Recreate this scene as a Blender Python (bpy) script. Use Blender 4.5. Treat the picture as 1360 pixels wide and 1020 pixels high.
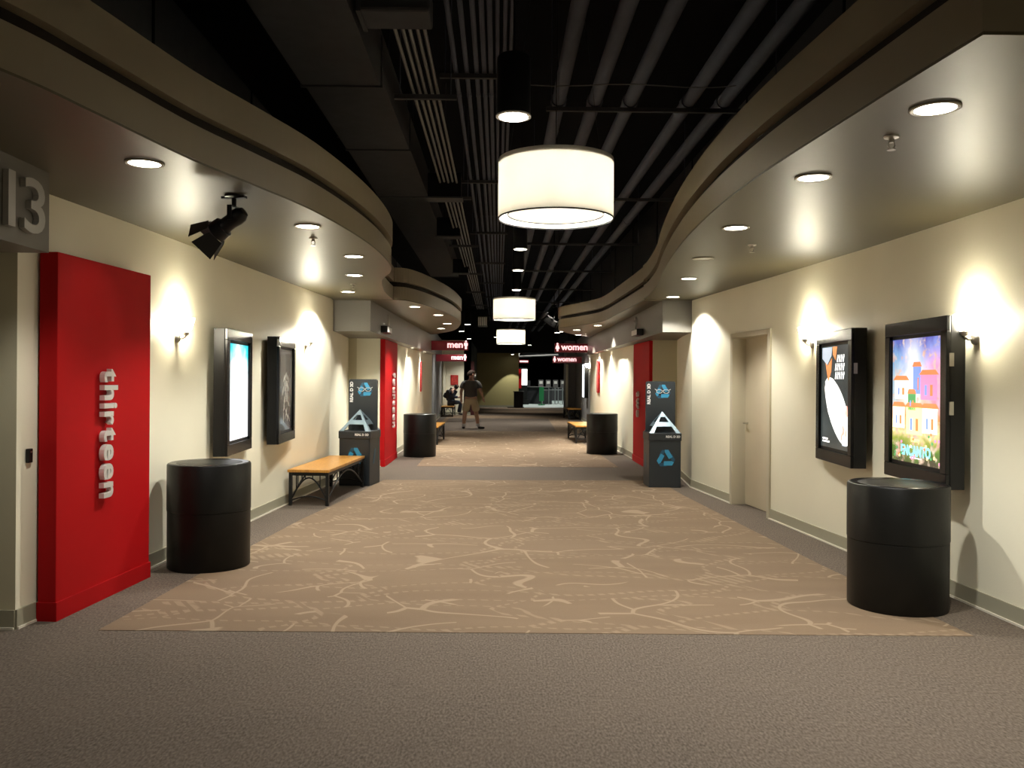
import bpy, math, random
from mathutils import Matrix, Vector
random.seed(7)
for o in list(bpy.data.objects): bpy.data.objects.remove(o)
scene = bpy.context.scene
C = scene.collection
PI = math.pi
# ------------------------------------------------------------------ camera
F, YAW, ROLL, H, VH = 1130.0, .016, .007, 1.5, 505.0
cam = bpy.data.cameras.new('camera'); co = bpy.data.objects.new('camera', cam); C.objects.link(co)
cam.sensor_width = 36; cam.lens = F*36/1360; cam.clip_end = 300; cam.shift_y = -5/1360
fw = Vector((math.sin(YAW), math.cos(YAW), 0)); r0 = Vector((math.cos(YAW), -math.sin(YAW), 0)); u0 = Vector((0, 0, 1))
rt = (r0 + u0*ROLL).normalized(); up = rt.cross(fw).normalized()
m = Matrix((rt, up, -fw)).transposed().to_4x4(); m.translation = (0, 0, H)
co.matrix_world = m
scene.camera = co
# ------------------------------------------------------------------ world and exposure
w = bpy.data.worlds.new('world'); scene.world = w; w.use_nodes = True
w.node_tree.nodes['Background'].inputs[0].default_value = (.9, .95, 1, 1)
w.node_tree.nodes['Background'].inputs[1].default_value = .004
vs = scene.view_settings
vs.view_transform = 'Standard'; vs.look = 'None'; vs.exposure = 0.12; vs.gamma = 1; vs.use_curve_mapping = False
DOWN_W, SCONCE, DRUM_W = 145, 165, 60
WARM = (1, .975, .90)

def px(u, v, z=0.0):
    """pixel -> point of the horizontal plane at height z"""
    a = (u-680)+ROLL*(v-VH); b = (v-VH)-ROLL*(u-680)
    Z = (H-z)*F/b; x = a*Z/F
    return (x*math.cos(YAW)+Z*math.sin(YAW), Z*math.cos(YAW)-x*math.sin(YAW))

# ------------------------------------------------------------------ materials
MATS = {}
def mat(name, col, rough=.6, metal=0, var=0, vscale=6, bump=0, bscale=200, emit=0, ecol=None, spec=.5, coat=0):
    if name in MATS: return MATS[name]
    M = bpy.data.materials.new(name); M.use_nodes = True; MATS[name] = M
    nt = M.node_tree; b = nt.nodes['Principled BSDF']
    b.inputs['Base Color'].default_value = (*col, 1); b.inputs['Roughness'].default_value = rough
    b.inputs['Metallic'].default_value = metal; b.inputs['Specular IOR Level'].default_value = spec
    if coat: b.inputs['Coat Weight'].default_value = coat
    tc = nt.nodes.new('ShaderNodeTexCoord')
    if var:
        n = nt.nodes.new('ShaderNodeTexNoise'); n.inputs['Scale'].default_value = vscale; n.inputs['Detail'].default_value = 4
        r = nt.nodes.new('ShaderNodeValToRGB')
        r.color_ramp.elements[0].position = .3; r.color_ramp.elements[1].position = .7
        r.color_ramp.elements[0].color = (*[c*(1-var) for c in col], 1); r.color_ramp.elements[1].color = (*[min(1, c*(1+var)) for c in col], 1)
        nt.links.new(tc.outputs['Object'], n.inputs['Vector']); nt.links.new(n.outputs['Fac'], r.inputs[0]); nt.links.new(r.outputs[0], b.inputs['Base Color'])
    if bump:
        n = nt.nodes.new('ShaderNodeTexNoise'); n.inputs['Scale'].default_value = bscale
        bp = nt.nodes.new('ShaderNodeBump'); bp.inputs['Strength'].default_value = bump; bp.inputs['Distance'].default_value = .005
        nt.links.new(tc.outputs['Object'], n.inputs['Vector']); nt.links.new(n.outputs['Fac'], bp.inputs['Height']); nt.links.new(bp.outputs[0], b.inputs['Normal'])
    if emit:
        b.inputs['Emission Color'].default_value = (*(ecol or col), 1); b.inputs['Emission Strength'].default_value = emit
    return M

class G:
    """tiny node graph helper"""
    def __init__(s, name):
        s.M = bpy.data.materials.new(name); s.M.use_nodes = True; s.nt = s.M.node_tree; s.b = s.nt.nodes['Principled BSDF']
        s.tc = s.nt.nodes.new('ShaderNodeTexCoord').outputs['Object']
    def put(s, sock, val):
        if isinstance(val, bpy.types.NodeSocket): s.nt.links.new(val, sock)
        elif isinstance(val, tuple) and len(val) == 3 and sock.type == 'RGBA': sock.default_value = (*val, 1)
        else: sock.default_value = val
    def math(s, op, a, b=0.0, clamp=False):
        n = s.nt.nodes.new('ShaderNodeMath'); n.operation = op; n.use_clamp = clamp; s.put(n.inputs[0], a); s.put(n.inputs[1], b); return n.outputs[0]
    def noise(s, scale, detail=0, dist=0, off=(0, 0, 0), sc=(1, 1, 1)):
        mp = s.nt.nodes.new('ShaderNodeMapping'); mp.inputs['Location'].default_value = off; mp.inputs['Scale'].default_value = sc; s.put(mp.inputs[0], s.tc)
        n = s.nt.nodes.new('ShaderNodeTexNoise'); n.inputs['Scale'].default_value = scale; n.inputs['Detail'].default_value = detail; n.inputs['Distortion'].default_value = dist
        s.put(n.inputs['Vector'], mp.outputs[0]); return n.outputs['Fac']
    def xyz(s):
        n = s.nt.nodes.new('ShaderNodeSeparateXYZ'); s.put(n.inputs[0], s.tc); return n.outputs
    def mix(s, f, a, b):
        n = s.nt.nodes.new('ShaderNodeMix'); n.data_type = 'RGBA'; s.put(n.inputs[0], f); s.put(n.inputs[6], a); s.put(n.inputs[7], b); return n.outputs[2]
    def ramp(s, f, stops):
        n = s.nt.nodes.new('ShaderNodeValToRGB'); e = n.color_ramp.elements
        e[0].position, e[0].color = stops[0][0], (*stops[0][1], 1); e[1].position, e[1].color = stops[-1][0], (*stops[-1][1], 1)
        for p, c in stops[1:-1]: k = e.new(p); k.color = (*c, 1)
        s.put(n.inputs[0], f); return n.outputs[0]
    def near(s, f, c, t, soft): # 1 where |f-c|<t
        d = s.math('ABSOLUTE', s.math('SUBTRACT', f, c)); return s.math('MULTIPLY', s.math('SUBTRACT', t+soft, d), 1/soft, True)
    def bump(s, h, st, dist=.004):
        n = s.nt.nodes.new('ShaderNodeBump'); n.inputs['Strength'].default_value = st; n.inputs['Distance'].default_value = dist; s.put(n.inputs['Height'], h); s.put(s.b.inputs['Normal'], n.outputs[0])

def carpet_plain():
    g = G('dark_carpet')
    n1 = g.noise(2.2, 5); n2 = g.noise(95, 3, 0, (0, 0, 0), (1, .45, 1)); n3 = g.noise(7, 3, 0, (4, 2, 0))
    c = g.mix(g.math('MULTIPLY', g.math('SUBTRACT', n2, .3), 2.4, True), (.075, .06, .048), (.19, .153, .122))
    c = g.mix(g.math('MULTIPLY', g.math('SUBTRACT', n1, .35, True), .6, True), c, (.165, .128, .098))
    c = g.mix(g.math('MULTIPLY', g.math('SUBTRACT', n3, .6, True), 1.5, True), c, (.07, .056, .046))
    g.put(g.b.inputs['Base Color'], c); g.b.inputs['Roughness'].default_value = .95; g.b.inputs['Specular IOR Level'].default_value = .1
    g.bump(n2, .6); return g.M
def carpet_tan():
    g = G('patterned_carpet')
    base = g.mix(g.noise(1.5, 4, 0, (0, 0, 0), (.6, 2.2, 1)), (.15, .102, .065), (.215, .153, .10))
    base = g.mix(g.math('MULTIPLY', g.noise(150, 2), .5), base, (.25, .183, .125))
    line = (.42, .33, .23)
    def cells(scale, off, sc, warp, t):
        nt = g.nt; mp = nt.nodes.new('ShaderNodeMapping'); mp.inputs['Location'].default_value = off; mp.inputs['Scale'].default_value = sc; g.put(mp.inputs[0], g.tc)
        nz = nt.nodes.new('ShaderNodeTexNoise'); nz.inputs['Scale'].default_value = 1.6; nz.inputs['Detail'].default_value = 0; g.put(nz.inputs['Vector'], mp.outputs[0])
        ma = nt.nodes.new('ShaderNodeVectorMath'); ma.operation = 'MULTIPLY_ADD'; g.put(ma.inputs[0], nz.outputs['Color']); ma.inputs[1].default_value = (warp, warp, 0); g.put(ma.inputs[2], mp.outputs[0])
        vo = nt.nodes.new('ShaderNodeTexVoronoi'); vo.voronoi_dimensions = '2D'; vo.feature = 'DISTANCE_TO_EDGE'; vo.inputs['Scale'].default_value = scale; g.put(vo.inputs['Vector'], ma.outputs[0])
        return g.math('MULTIPLY', g.math('SUBTRACT', t*1.7, vo.outputs['Distance']), 1/(t*.7), True)
    s1 = g.math('MULTIPLY', cells(1.25, (0, 0, 0), (1, 1, 1), .75, .014), g.math('GREATER_THAN', g.noise(1.7, 1, 0, (9, 3, 1)), .47))
    s2 = g.math('MULTIPLY', cells(1.0, (5.3, 8.1, 0), (1, 1.1, 1), .85, .011), g.math('GREATER_THAN', g.noise(1.9, 1, 0, (2, 13, 1)), .49))
    X, Y, _ = g.xyz()
    dash = g.math('GREATER_THAN', g.math('SINE', g.math('ADD', g.math('MULTIPLY', X, 75.), g.math('MULTIPLY', Y, 48.))), -.25)
    d1 = g.math('MULTIPLY', cells(.9, (1.7, 4.4, 0), (.7, 1.5, 1), .8, .012), dash)
    d2 = g.math('MULTIPLY', cells(.8, (11.2, 7.6, 0), (.6, 1.6, 1), .8, .011), dash)
    mk = g.math('MAXIMUM', g.math('MAXIMUM', s1, s2), g.math('MULTIPLY', g.math('MAXIMUM', d1, d2), .6))
    c = g.mix(g.math('MULTIPLY', mk, .45), base, line)
    g.put(g.b.inputs['Base Color'], c); g.b.inputs['Roughness'].default_value = .95; g.b.inputs['Specular IOR Level'].default_value = .1
    g.bump(g.noise(220, 2), .5); return g.M
def wood():
    g = G('honey_oak'); n = g.noise(6, 6, 1.2, (0, 0, 0), (9, 1, 1))
    g.put(g.b.inputs['Base Color'], g.ramp(n, [(.3, (.42, .18, .03)), (.6, (.6, .29, .05)), (.75, (.5, .225, .04))]))
    g.b.inputs['Roughness'].default_value = .32; return g.M

M_WALL = mat('cream_paint', (.84, .80, .63), .5, var=.03, vscale=1.2, bump=.12, bscale=90)
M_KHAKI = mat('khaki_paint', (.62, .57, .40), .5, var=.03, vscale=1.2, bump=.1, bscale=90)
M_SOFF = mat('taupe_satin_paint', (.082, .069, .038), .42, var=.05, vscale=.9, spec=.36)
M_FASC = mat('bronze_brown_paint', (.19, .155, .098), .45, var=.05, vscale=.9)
M_HEAD = mat('warm_grey_paint', (.14, .13, .11), .4, var=.04, vscale=1)
M_GROOVE = mat('dark_brown_paint', (.014, .010, .007), .8, spec=.1)
M_BASE = mat('sage_vinyl_base', (.36, .34, .25), .5)
M_LIP = mat('lit_lip_tone', (.75, .7, .58), .5)  # light caught along the baseboard lip, put into its pale colour
M_RED = mat('red_satin_paint', (.40, .005, .007), .6, var=.05, vscale=1.5, spec=.12)
M_BLACKCEIL = mat('black_ceiling_paint', (.005, .0055, .007), .9, spec=.1)
M_PIPE = mat('charcoal_pipe_paint', (.08, .088, .115), .75, var=.1, vscale=3, spec=.12)
M_COND = mat('grey_conduit_steel', (.13, .128, .125), .55, spec=.3)
M_DUCT = mat('charcoal_duct_paint', (.042, .043, .046), .7, var=.1, spec=.15)
M_UPPER = mat('dark_slate_paint', (.035, .037, .04), .7, var=.1)
M_DARK = carpet_plain(); M_TAN = carpet_tan(); M_WOOD = wood()
M_BIN = mat('black_moulded_plastic', (.007, .007, .006), .4, var=.1, bump=.12, bscale=40, spec=.25)
M_BLACK = mat('black_metal', (.009, .009, .009), .4, spec=.3)
M_BLACKG = mat('black_gloss', (.007, .007, .007), .25, spec=.3)
M_CHROME = mat('brushed_metal', (.55, .53, .49), .35, metal=1)
M_LETTER = mat('brushed_aluminium_letter', (.72, .70, .66), .38, metal=.35)
M_DIGIT = mat('grey_metal_digit', (.42, .41, .38), .45, metal=.3)
M_WHITE = mat('white_enamel', (.7, .69, .64), .4)
M_DOOR = mat('beige_door_laminate', (.52, .45, .32), .45, var=.05, vscale=2)
M_FRAME = mat('beige_door_frame', (.50, .45, .33), .4)
M_LENS = mat('lit_lens', (1, .95, .85), .5, emit=14, ecol=(1, .93, .8))
M_BULB = mat('lit_glass_shade', (1, .93, .75), .4, emit=SCONCE, ecol=(1, .92, .72))
M_GLASS = mat('dark_glass', (.02, .02, .02), .08)
M_BLUE = mat('recycle_blue_print', (.03, .26, .47), .45); M_BLUED = mat('recycle_dark_blue_print', (.01, .07, .13), .45)
M_RECY = mat('slate_black_plastic', (.017, .022, .027), .42)
M_SILV = mat('silver_blue_plastic', (.22, .30, .35), .35, metal=.3)
M_PRINT = mat('white_print', (.75, .75, .75), .5)
M_SKIN = mat('skin', (.46, .27, .19), .55); M_TEE = mat('charcoal_cotton', (.075, .072, .07), .9)
M_KHA = mat('khaki_cotton', (.5, .41, .27), .9); M_SHOE = mat('dark_shoe', (.02, .014, .012), .5)
M_HAIR = mat('grey_brown_hair', (.05, .035, .028), 1, spec=.1); M_MASK = mat('white_mask', (.8, .8, .8), .8); M_DHAIR = mat('black_hood', (.01, .01, .011), .8)
M_NAVY = mat('navy_cloth', (.022, .032, .055), .85); M_BAG = mat('black_bag', (.012, .012, .013), .7)

# ------------------------------------------------------------------ mesh builder
class MB:
    def __init__(s): s.v = []; s.f = []
    def add(s, vs, fs):
        n = len(s.v); s.v += [tuple(p) for p in vs]; s.f += [tuple(i+n for i in f) for f in fs]; return s
    def box(s, x0, x1, y0, y1, z0, z1):
        return s.add([(x, y, z) for x in (x0, x1) for y in (y0, y1) for z in (z0, z1)],
                     [(0, 1, 3, 2), (4, 6, 7, 5), (0, 4, 5, 1), (2, 3, 7, 6), (0, 2, 6, 4), (1, 5, 7, 3)])
    def prism(s, poly, z0, z1):
        n = len(poly); a = sum(poly[i][0]*poly[(i+1) % n][1]-poly[(i+1) % n][0]*poly[i][1] for i in range(n))
        if a < 0: poly = poly[::-1]
        return s.add([(x, y, z0) for x, y in poly]+[(x, y, z1) for x, y in poly],
                     [tuple(range(n-1, -1, -1)), tuple(range(n, 2*n))]+[(i, (i+1) % n, (i+1) % n+n, i+n) for i in range(n)])
    def flat(s, poly, y0, y1):
        """polygon in the local xz plane, extruded along y (front at y0)"""
        n = len(poly); a = sum(poly[i][0]*poly[(i+1) % n][1]-poly[(i+1) % n][0]*poly[i][1] for i in range(n))
        if a < 0: poly = poly[::-1]
        return s.add([(x, y0, z) for x, z in poly]+[(x, y1, z) for x, z in poly],
                     [tuple(range(n)), tuple(range(2*n-1, n-1, -1))]+[(i, i+n, (i+1) % n+n, (i+1) % n) for i in range(n)])
    def tube(s, pts, r, n=8, caps=True):
        pts = [Vector(p) for p in pts]; rs = r if isinstance(r, (list, tuple)) else [r]*len(pts); base = len(s.v); ref = None
        for i, p in enumerate(pts):
            d = (pts[min(i+1, len(pts)-1)]-pts[max(i-1, 0)]).normalized()
            if ref is None: ref = Vector((0, 0, 1)) if abs(d.z) < .9 else Vector((1, 0, 0))
            a = d.cross(ref)
            if a.length < 1e-4: a = d.cross(Vector((0, 1, 0)))
            a.normalize(); b = d.cross(a).normalized(); ref = -b if False else b.cross(d)*0+ref
            for k in range(n):
                t = 2*PI*k/n; s.v.append(tuple(p+a*math.cos(t)*rs[i]+b*math.sin(t)*rs[i]))
        for i in range(len(pts)-1):
            for k in range(n):
                q = (k+1) % n; s.f.append((base+i*n+k, base+i*n+q, base+(i+1)*n+q, base+(i+1)*n+k))
        if caps: s.f.append(tuple(base+k for k in range(n-1, -1, -1))); s.f.append(tuple(base+(len(pts)-1)*n+k for k in range(n)))
        return s
    def lathe(s, prof, n=32, c=(0, 0, 0), closed=False):
        base = len(s.v); L = len(prof)
        for r, z in prof:
            for k in range(n): t = 2*PI*k/n; s.v.append((c[0]+r*math.cos(t), c[1]+r*math.sin(t), c[2]+z))
        for i in range(L if closed else L-1):
            j = (i+1) % L
            for k in range(n): q = (k+1) % n; s.f.append((base+i*n+k, base+i*n+q, base+j*n+q, base+j*n+k))
        if not closed:
            if prof[0][0] > 1e-5: s.f.append(tuple(base+k for k in range(n-1, -1, -1)))
            if prof[-1][0] > 1e-5: s.f.append(tuple(base+(L-1)*n+k for k in range(n)))
        return s
    def xf(s, M): s.v = [tuple(M @ Vector(p)) for p in s.v]; return s
    def mesh(s, name, mt, smooth=False):
        me = bpy.data.meshes.new(name); me.from_pydata(s.v, [], s.f); me.update()
        me.materials.append(mt)
        if smooth:
            for p in me.polygons: p.use_smooth = True
            me.set_sharp_from_angle(angle=math.radians(38))
        return me
    def build(s, name, mt, parent=None, smooth=False, bevel=0):
        o = bpy.data.objects.new(name, s.mesh(name, mt, smooth)); C.objects.link(o)
        if parent: o.parent = parent
        if bevel:
            b = o.modifiers.new('bevel', 'BEVEL'); b.width = bevel; b.segments = 2; b.limit_method = 'ANGLE'; b.angle_limit = .6
        return o
def tag(o, label, cat, group=None):
    o['label'] = label; o['category'] = cat
    if group: o['group'] = group
    return o
def struct(o, label=None):
    o['kind'] = 'structure'
    if label: o['label'] = label
    return o
def thing(name, label, cat, loc=(0, 0, 0), rz=0, group=None):
    o = bpy.data.objects.new(name, None); C.objects.link(o); o.empty_display_size = .1
    o.location = loc; o.rotation_euler = (0, 0, rz); return tag(o, label, cat, group)
def dup(root, loc=None, rz=None, label=None, group=None, parent=None):
    r = root.copy(); C.objects.link(r)
    if loc is not None: r.location = loc
    if rz is not None: r.rotation_euler = (0, 0, rz)
    if label: r['label'] = label
    if group: r['group'] = group
    if parent: r.parent = parent
    for ch in list(root.children): dup(ch, parent=r)
    return r
def smooth_curve(pts, k=6):
    out = []
    P = [pts[0]]+list(pts)+[pts[-1]]
    for i in range(1, len(P)-2):
        a, b, c, d = P[i-1], P[i], P[i+1], P[i+2]
        for j in range(k):
            t = j/k
            out.append(tuple(.5*((2*b[q])+(-a[q]+c[q])*t+(2*a[q]-5*b[q]+4*c[q]-d[q])*t*t+(-a[q]+3*b[q]-3*c[q]+d[q])*t**3) for q in (0, 1)))
    out.append(tuple(pts[-1])); return out
def offset(pts, d):
    """shift a plan polyline to its left by d"""
    out = []
    for i, p in enumerate(pts):
        a = Vector(pts[max(i-1, 0)]); b = Vector(pts[min(i+1, len(pts)-1)]); t = (b-a).normalized(); n = Vector((-t.y, t.x))
        if 0 < i < len(pts)-1:
            t1 = (Vector(p)-a).normalized(); n1 = Vector((-t1.y, t1.x)); k = 1/max(.35, n.dot(n1))
        else: k = 1
        out.append((p[0]+n.x*d*k, p[1]+n.y*d*k))
    return out
def wall(name, pts, z0, z1, thick, mt, base=None, parent=None):
    """pts run so that the room is on the right hand; wall body to the left"""
    mb = MB().prism(list(pts)+offset(pts, thick)[::-1], z0, z1); o = mb.build(name, mt)
    struct(o)
    if base:
        a = offset(pts, -.012); b = MB().prism(list(pts)+a[::-1], z0, z0+.115).build(base, M_BASE, o); 
        l = offset(pts, -.022); MB().prism(list(a)+l[::-1], z0, z0+.014).build('base_lip', M_LIP, o)
    return o
TEXTS = {}
def text_mb(s, size, depth, weight=0.0, sx=1.0, space=1.0):
    cu = bpy.data.curves.new('t', 'FONT'); cu.body = s; cu.size = size; cu.extrude = depth/2; cu.offset = weight; cu.space_character = space
    cu.resolution_u = 4
    o = bpy.data.objects.new('t', cu); C.objects.link(o)
    me = bpy.data.meshes.new_from_object(o)
    mb = MB(); mb.v = [(v.co.x*sx, -v.co.z, v.co.y) for v in me.vertices]; mb.f = [tuple(p.vertices) for p in me.polygons]
    bpy.data.objects.remove(o); bpy.data.curves.remove(cu); bpy.data.meshes.remove(me); return mb
def centre(mb, x=0, y=0, z=0):
    xs = [p[0] for p in mb.v]; zs = [p[2] for p in mb.v]; cx = (min(xs)+max(xs))/2; cz = (min(zs)+max(zs))/2
    mb.v = [(p[0]-cx+x, p[1]+y, p[2]-cz+z) for p in mb.v]; return mb
def turn_cw(mb): mb.v = [(p[2], p[1], -p[0]) for p in mb.v]; return mb

# ================================================================== STRUCTURE
ZS = 2.65; ZH = 2.2; ZC = 5.3
floor = struct(MB().box(-7, 14, -5, 80, -.2, 0).build('floor', M_DARK))
def inset(poly, mt=M_TAN, z=.003): return MB().prism(poly, -.01, z).build('carpet_panel', mt, floor)
inset([(-2.36, 5.08), (-2.23, 7.26), (-2.09, 9.1), (-1.9, 10.6), (-1.7, 12.7), (2.42, 12.8), (2.44, 11.2), (2.66, 6.9), (2.83, 5.0)])
inset([(-1.4, 14.75), (-1.5, 24.8), (-1.95, 24.9), (-2.1, 36), (2.9, 36), (2.5, 25), (2.02, 23), (2.1, 14.75)])
inset([(-1.75, 25.0), (1.72, 25.0), (1.95, 33.2), (-1.9, 33.2)], M_DARK, .006)
M_LOB = mat('pale_lobby_tile', (.42, .52, .50), .35, var=.06)
inset([(-1.1, 38), (3.6, 38), (3.6, 46), (-1.1, 46)], M_TAN)
MB().box(.9, 12, 46.9, 79, -.01, .004).build('tile_panel', M_LOB, floor)
struct(MB().box(-7, 14, -5, 80, ZC, ZC+.2).build('ceiling', M_BLACKCEIL))
ceil = bpy.data.objects['ceiling']

# left walls, room on the right hand when walking towards the camera => list far -> near
def rev(p): return p[::-1]
LA = [(-2.86, 5.1), (-2.84, 5.3), (-2.75, 6.4), (-2.63, 8.4), (-2.52, 10.3), (-2.40, 12.2), (-2.47, 13.4), (-2.57, 14.62)]
wall('wall_left', LA, 0, ZS, .5, M_WALL, 'baseboard_left')
wall('wall_left_step', [(-4.6, 5.1), (-2.86, 5.1)], 0, ZS, .2, M_KHAKI, 'baseboard_left_step')
wall('wall_left_entrance', [(-4.6, -4), (-4.6, 5.1)], 0, ZC, .2, M_KHAKI)
wall('wall_left_alcove', [(-2.57, 14.62), (-2.03, 14.62)], 0, ZS, .2, M_KHAKI, 'baseboard_left_alcove')
LB = [(-2.03, 14.62), (-2.05, 16.5), (-2.0, 19.5), (-1.88, 24.1), (-2.15, 24.15)]
wall('wall_left_middle', LB, 0, ZS, .4, M_WALL, 'baseboard_left_middle')
M_GREYW = mat('grey_paint', (.25, .245, .24), .55)
wall('wall_left_far', [(-2.15, 24.15), (-2.2, 28), (-2.42, 36.5)], 0, 3.2, .4, M_GREYW, 'baseboard_left_far')
wall('wall_left_far_step', [(-2.42, 36.5), (-1.18, 36.5)], 0, 3.2, .3, M_WALL, 'baseboard_left_far_step')
wall('wall_left_end', [(-1.18, 36.5), (-1.18, 47.0)], 0, 3.2, .3, M_UPPER)
RA1 = [(3.25, -4), (3.25, 5), (3.15, 7.1), (2.985, 9.28)]
RA2 = [(2.875, 10.42), (2.74, 12.0), (2.86, 13.2), (3.03, 14.4)]
wall('wall_right', rev(RA1), 0, ZS, .5, M_WALL, 'baseboard_right')
wall('wall_right_beyond_door', rev(RA2), 0, ZS, .5, M_WALL, 'baseboard_right_beyond_door')
wall('wall_right_over_door', rev([(2.985, 9.28), (2.875, 10.42)]), 2.07, ZS, .5, M_WALL)
wall('wall_right_alcove', rev([(3.03, 14.4), (2.62, 14.4)]), 0, ZS, .2, M_KHAKI, 'baseboard_right_alcove')
RB = [(2.62, 14.4), (2.6, 17), (2.5, 23.1), (2.95, 23.2)]
wall('wall_right_middle', rev(RB), 0, ZS, .4, M_WALL, 'baseboard_right_middle')
wall('wall_right_far', rev([(2.95, 23.2), (3.05, 28), (3.32, 36.5)]), 0, 3.2, .4, M_GREYW, 'baseboard_right_far')
wall('wall_right_far_step', rev([(3.32, 36.5), (2.9, 36.5), (2.92, 38)]), 0, 3.2, .3, M_GREYW, 'baseboard_right_far_step')
# far end
M_MUST = mat('mustard_paint', (.42, .37, .16), .6)
wall('wall_far', [(-1.5, 47), (1.12, 47)], 0, 3.6, .25, M_MUST, 'baseboard_far')
wall('wall_far_header', [(-4, 46.9), (4.6, 46.9)], 3.0, ZC, .4, M_UPPER)
wall('wall_far_side', [(3.75, 38), (3.75, 47), (4.2, 47)][::-1], 0, ZC, .3, M_UPPER)
wall('wall_lobby', [(.4, 79), (14, 79)], 0, ZC, .3, M_BLACKCEIL)
wall('wall_lobby_side', [(.4, 47.3), (.4, 79)], 0, ZC, .3, M_UPPER)
# dark walls above the soffits
for nm, x0, x1 in (('wall_left_upper', -3.7, -3.3), ('wall_right_upper', 3.3, 3.7)):
    o = struct(MB().box(x0, x1, 2, 47, ZS, ZC).build(nm, M_UPPER))
    xi = x1 if x0 < 0 else x0
    for k in range(12): MB().box(xi-.012, xi+.012, 4.9+3.2*k, 4.94+3.2*k, 2.9, ZC).build('panel_joint', M_BLACKCEIL, o)
struct(MB().box(-7, 7, -5, -4.7, 0, ZC).build('wall_behind', M_KHAKI))
struct(MB().box(3.25, 7, -4.7, 2.78, ZS, ZC).build('wall_right_entrance', M_UPPER))

# curved soffits: lower band, shadow groove, upper band
def soffit(name, edge, back):
    e = smooth_curve(edge); e2 = e+back
    cx = 1 if edge[0][0] < 0 else -1
    def ins(d): return [(x-cx*d, y) for x, y in e]+back
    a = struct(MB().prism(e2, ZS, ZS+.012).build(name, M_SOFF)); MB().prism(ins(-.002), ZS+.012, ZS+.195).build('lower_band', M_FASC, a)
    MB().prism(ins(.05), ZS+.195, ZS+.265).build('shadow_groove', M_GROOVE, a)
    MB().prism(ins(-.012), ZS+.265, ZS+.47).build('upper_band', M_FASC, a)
    return a
SLA = [(-2.75, 1.2), (-2.25, 2.2), (-1.88, 3.23), (-1.77, 3.73), (-1.63, 4.51), (-1.46, 5.13), (-1.28, 5.85), (-1.15, 6.8), (-1.09, 7.7), (-1.10, 8.6), (-1.18, 9.2), (-1.37, 9.96), (-1.5, 11.2), (-1.53, 12.3)]
SLB = [(-1.52, 12.34), (-1.33, 12.5), (-1.12, 13.3), (-.88, 14.9), (-.78, 16.4), (-.79, 17.6), (-1.06, 19.9), (-1.65, 21.6)]
SRA = [(1.59, 2.78), (1.55, 3.23), (1.5, 3.9), (1.455, 4.6), (1.44, 5.46), (1.48, 6.5), (1.57, 7.6), (1.73, 8.97), (1.9, 10.2), (2.01, 11.4), (2.03, 11.9)]
SRB = [(2.06, 12.0), (2.05, 14.2), (2.0, 16.4), (1.68, 17.7), (1.37, 18.6), (1.36, 19.3), (1.47, 19.9), (1.9, 21.2), (2.36, 22.3)]
soffit('ceiling_soffit_left', SLA, [(-3.3, 12.3), (-3.3, 5.0), (-4.6, 5.0), (-4.6, 1.2)])
soffit('ceiling_soffit_left_middle', SLB, [(-3.3, 21.6), (-3.3, 12.34)])
soffit('ceiling_soffit_right', SRA, [(3.7, 11.9), (3.7, 2.78)])
soffit('ceiling_soffit_right_middle', SRB, [(3.4, 22.3), (3.4, 12.0)])
# grey headers over the cinema entrances
hd13 = struct(MB().box(-4.6, -2.54, 1.6, 4.84, ZH, ZS).build('trim_1', M_HEAD))
hd14 = struct(MB().prism([(-2.9, 12.45), (-1.87, 12.45), (-1.85, 14.5), (-1.82, 17), (-1.74, 20.7), (-1.70, 23.6), (-2.9, 23.6)], ZH, ZS).build('trim_2', M_HEAD))
hd2 = struct(MB().prism([(3.3, 12.06), (2.33, 12.06), (2.36, 14), (2.38, 18), (2.38, 22.9), (3.3, 22.9)], ZH, ZS).build('trim_3', M_HEAD))

# door in the right wall (recessed)
dv = Vector((2.875-2.985, 10.42-9.28)); dl = dv.length; dang = math.atan2(dv.y, dv.x)
def rframe(p, ang_along):
    """empty whose local x runs along the wall to the viewer's right, -y faces the room"""
    return p, ang_along
door = bpy.data.objects.new('door_1', None); C.objects.link(door); struct(door, 'beige flush door set back in a beige steel frame')
door.location = (2.93, 9.85, 0); door.rotation_euler = (0, 0, dang+PI)   # local +x towards the camera
hw = dl/2
dfr = MB(); dfr.box(-hw-.02, -hw+.055, -.02, .2, 0, 2.09); dfr.box(hw-.055, hw+.02, -.02, .2, 0, 2.09); dfr.box(-hw+.055, hw-.055, -.02, .2, 2.03, 2.09)
dfr.build('door_frame', M_FRAME, door, bevel=.004)
MB().box(-hw+.055, hw-.055, .15, .2, .008, 2.03).build('door_leaf', M_DOOR, door)
MB().tube([(-hw+.13, .15, 1.0), (-hw+.13, .10, 1.0), (-hw+.24, .095, 1.0)], .011, 8).build('door_handle', M_CHROME, door, True)
for z in (.3, 1.05, 1.8): MB().tube([(hw-.06, .145, z), (hw-.06, .145, z+.1)], .009, 6).build('hinge', M_CHROME, door, True)

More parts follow.
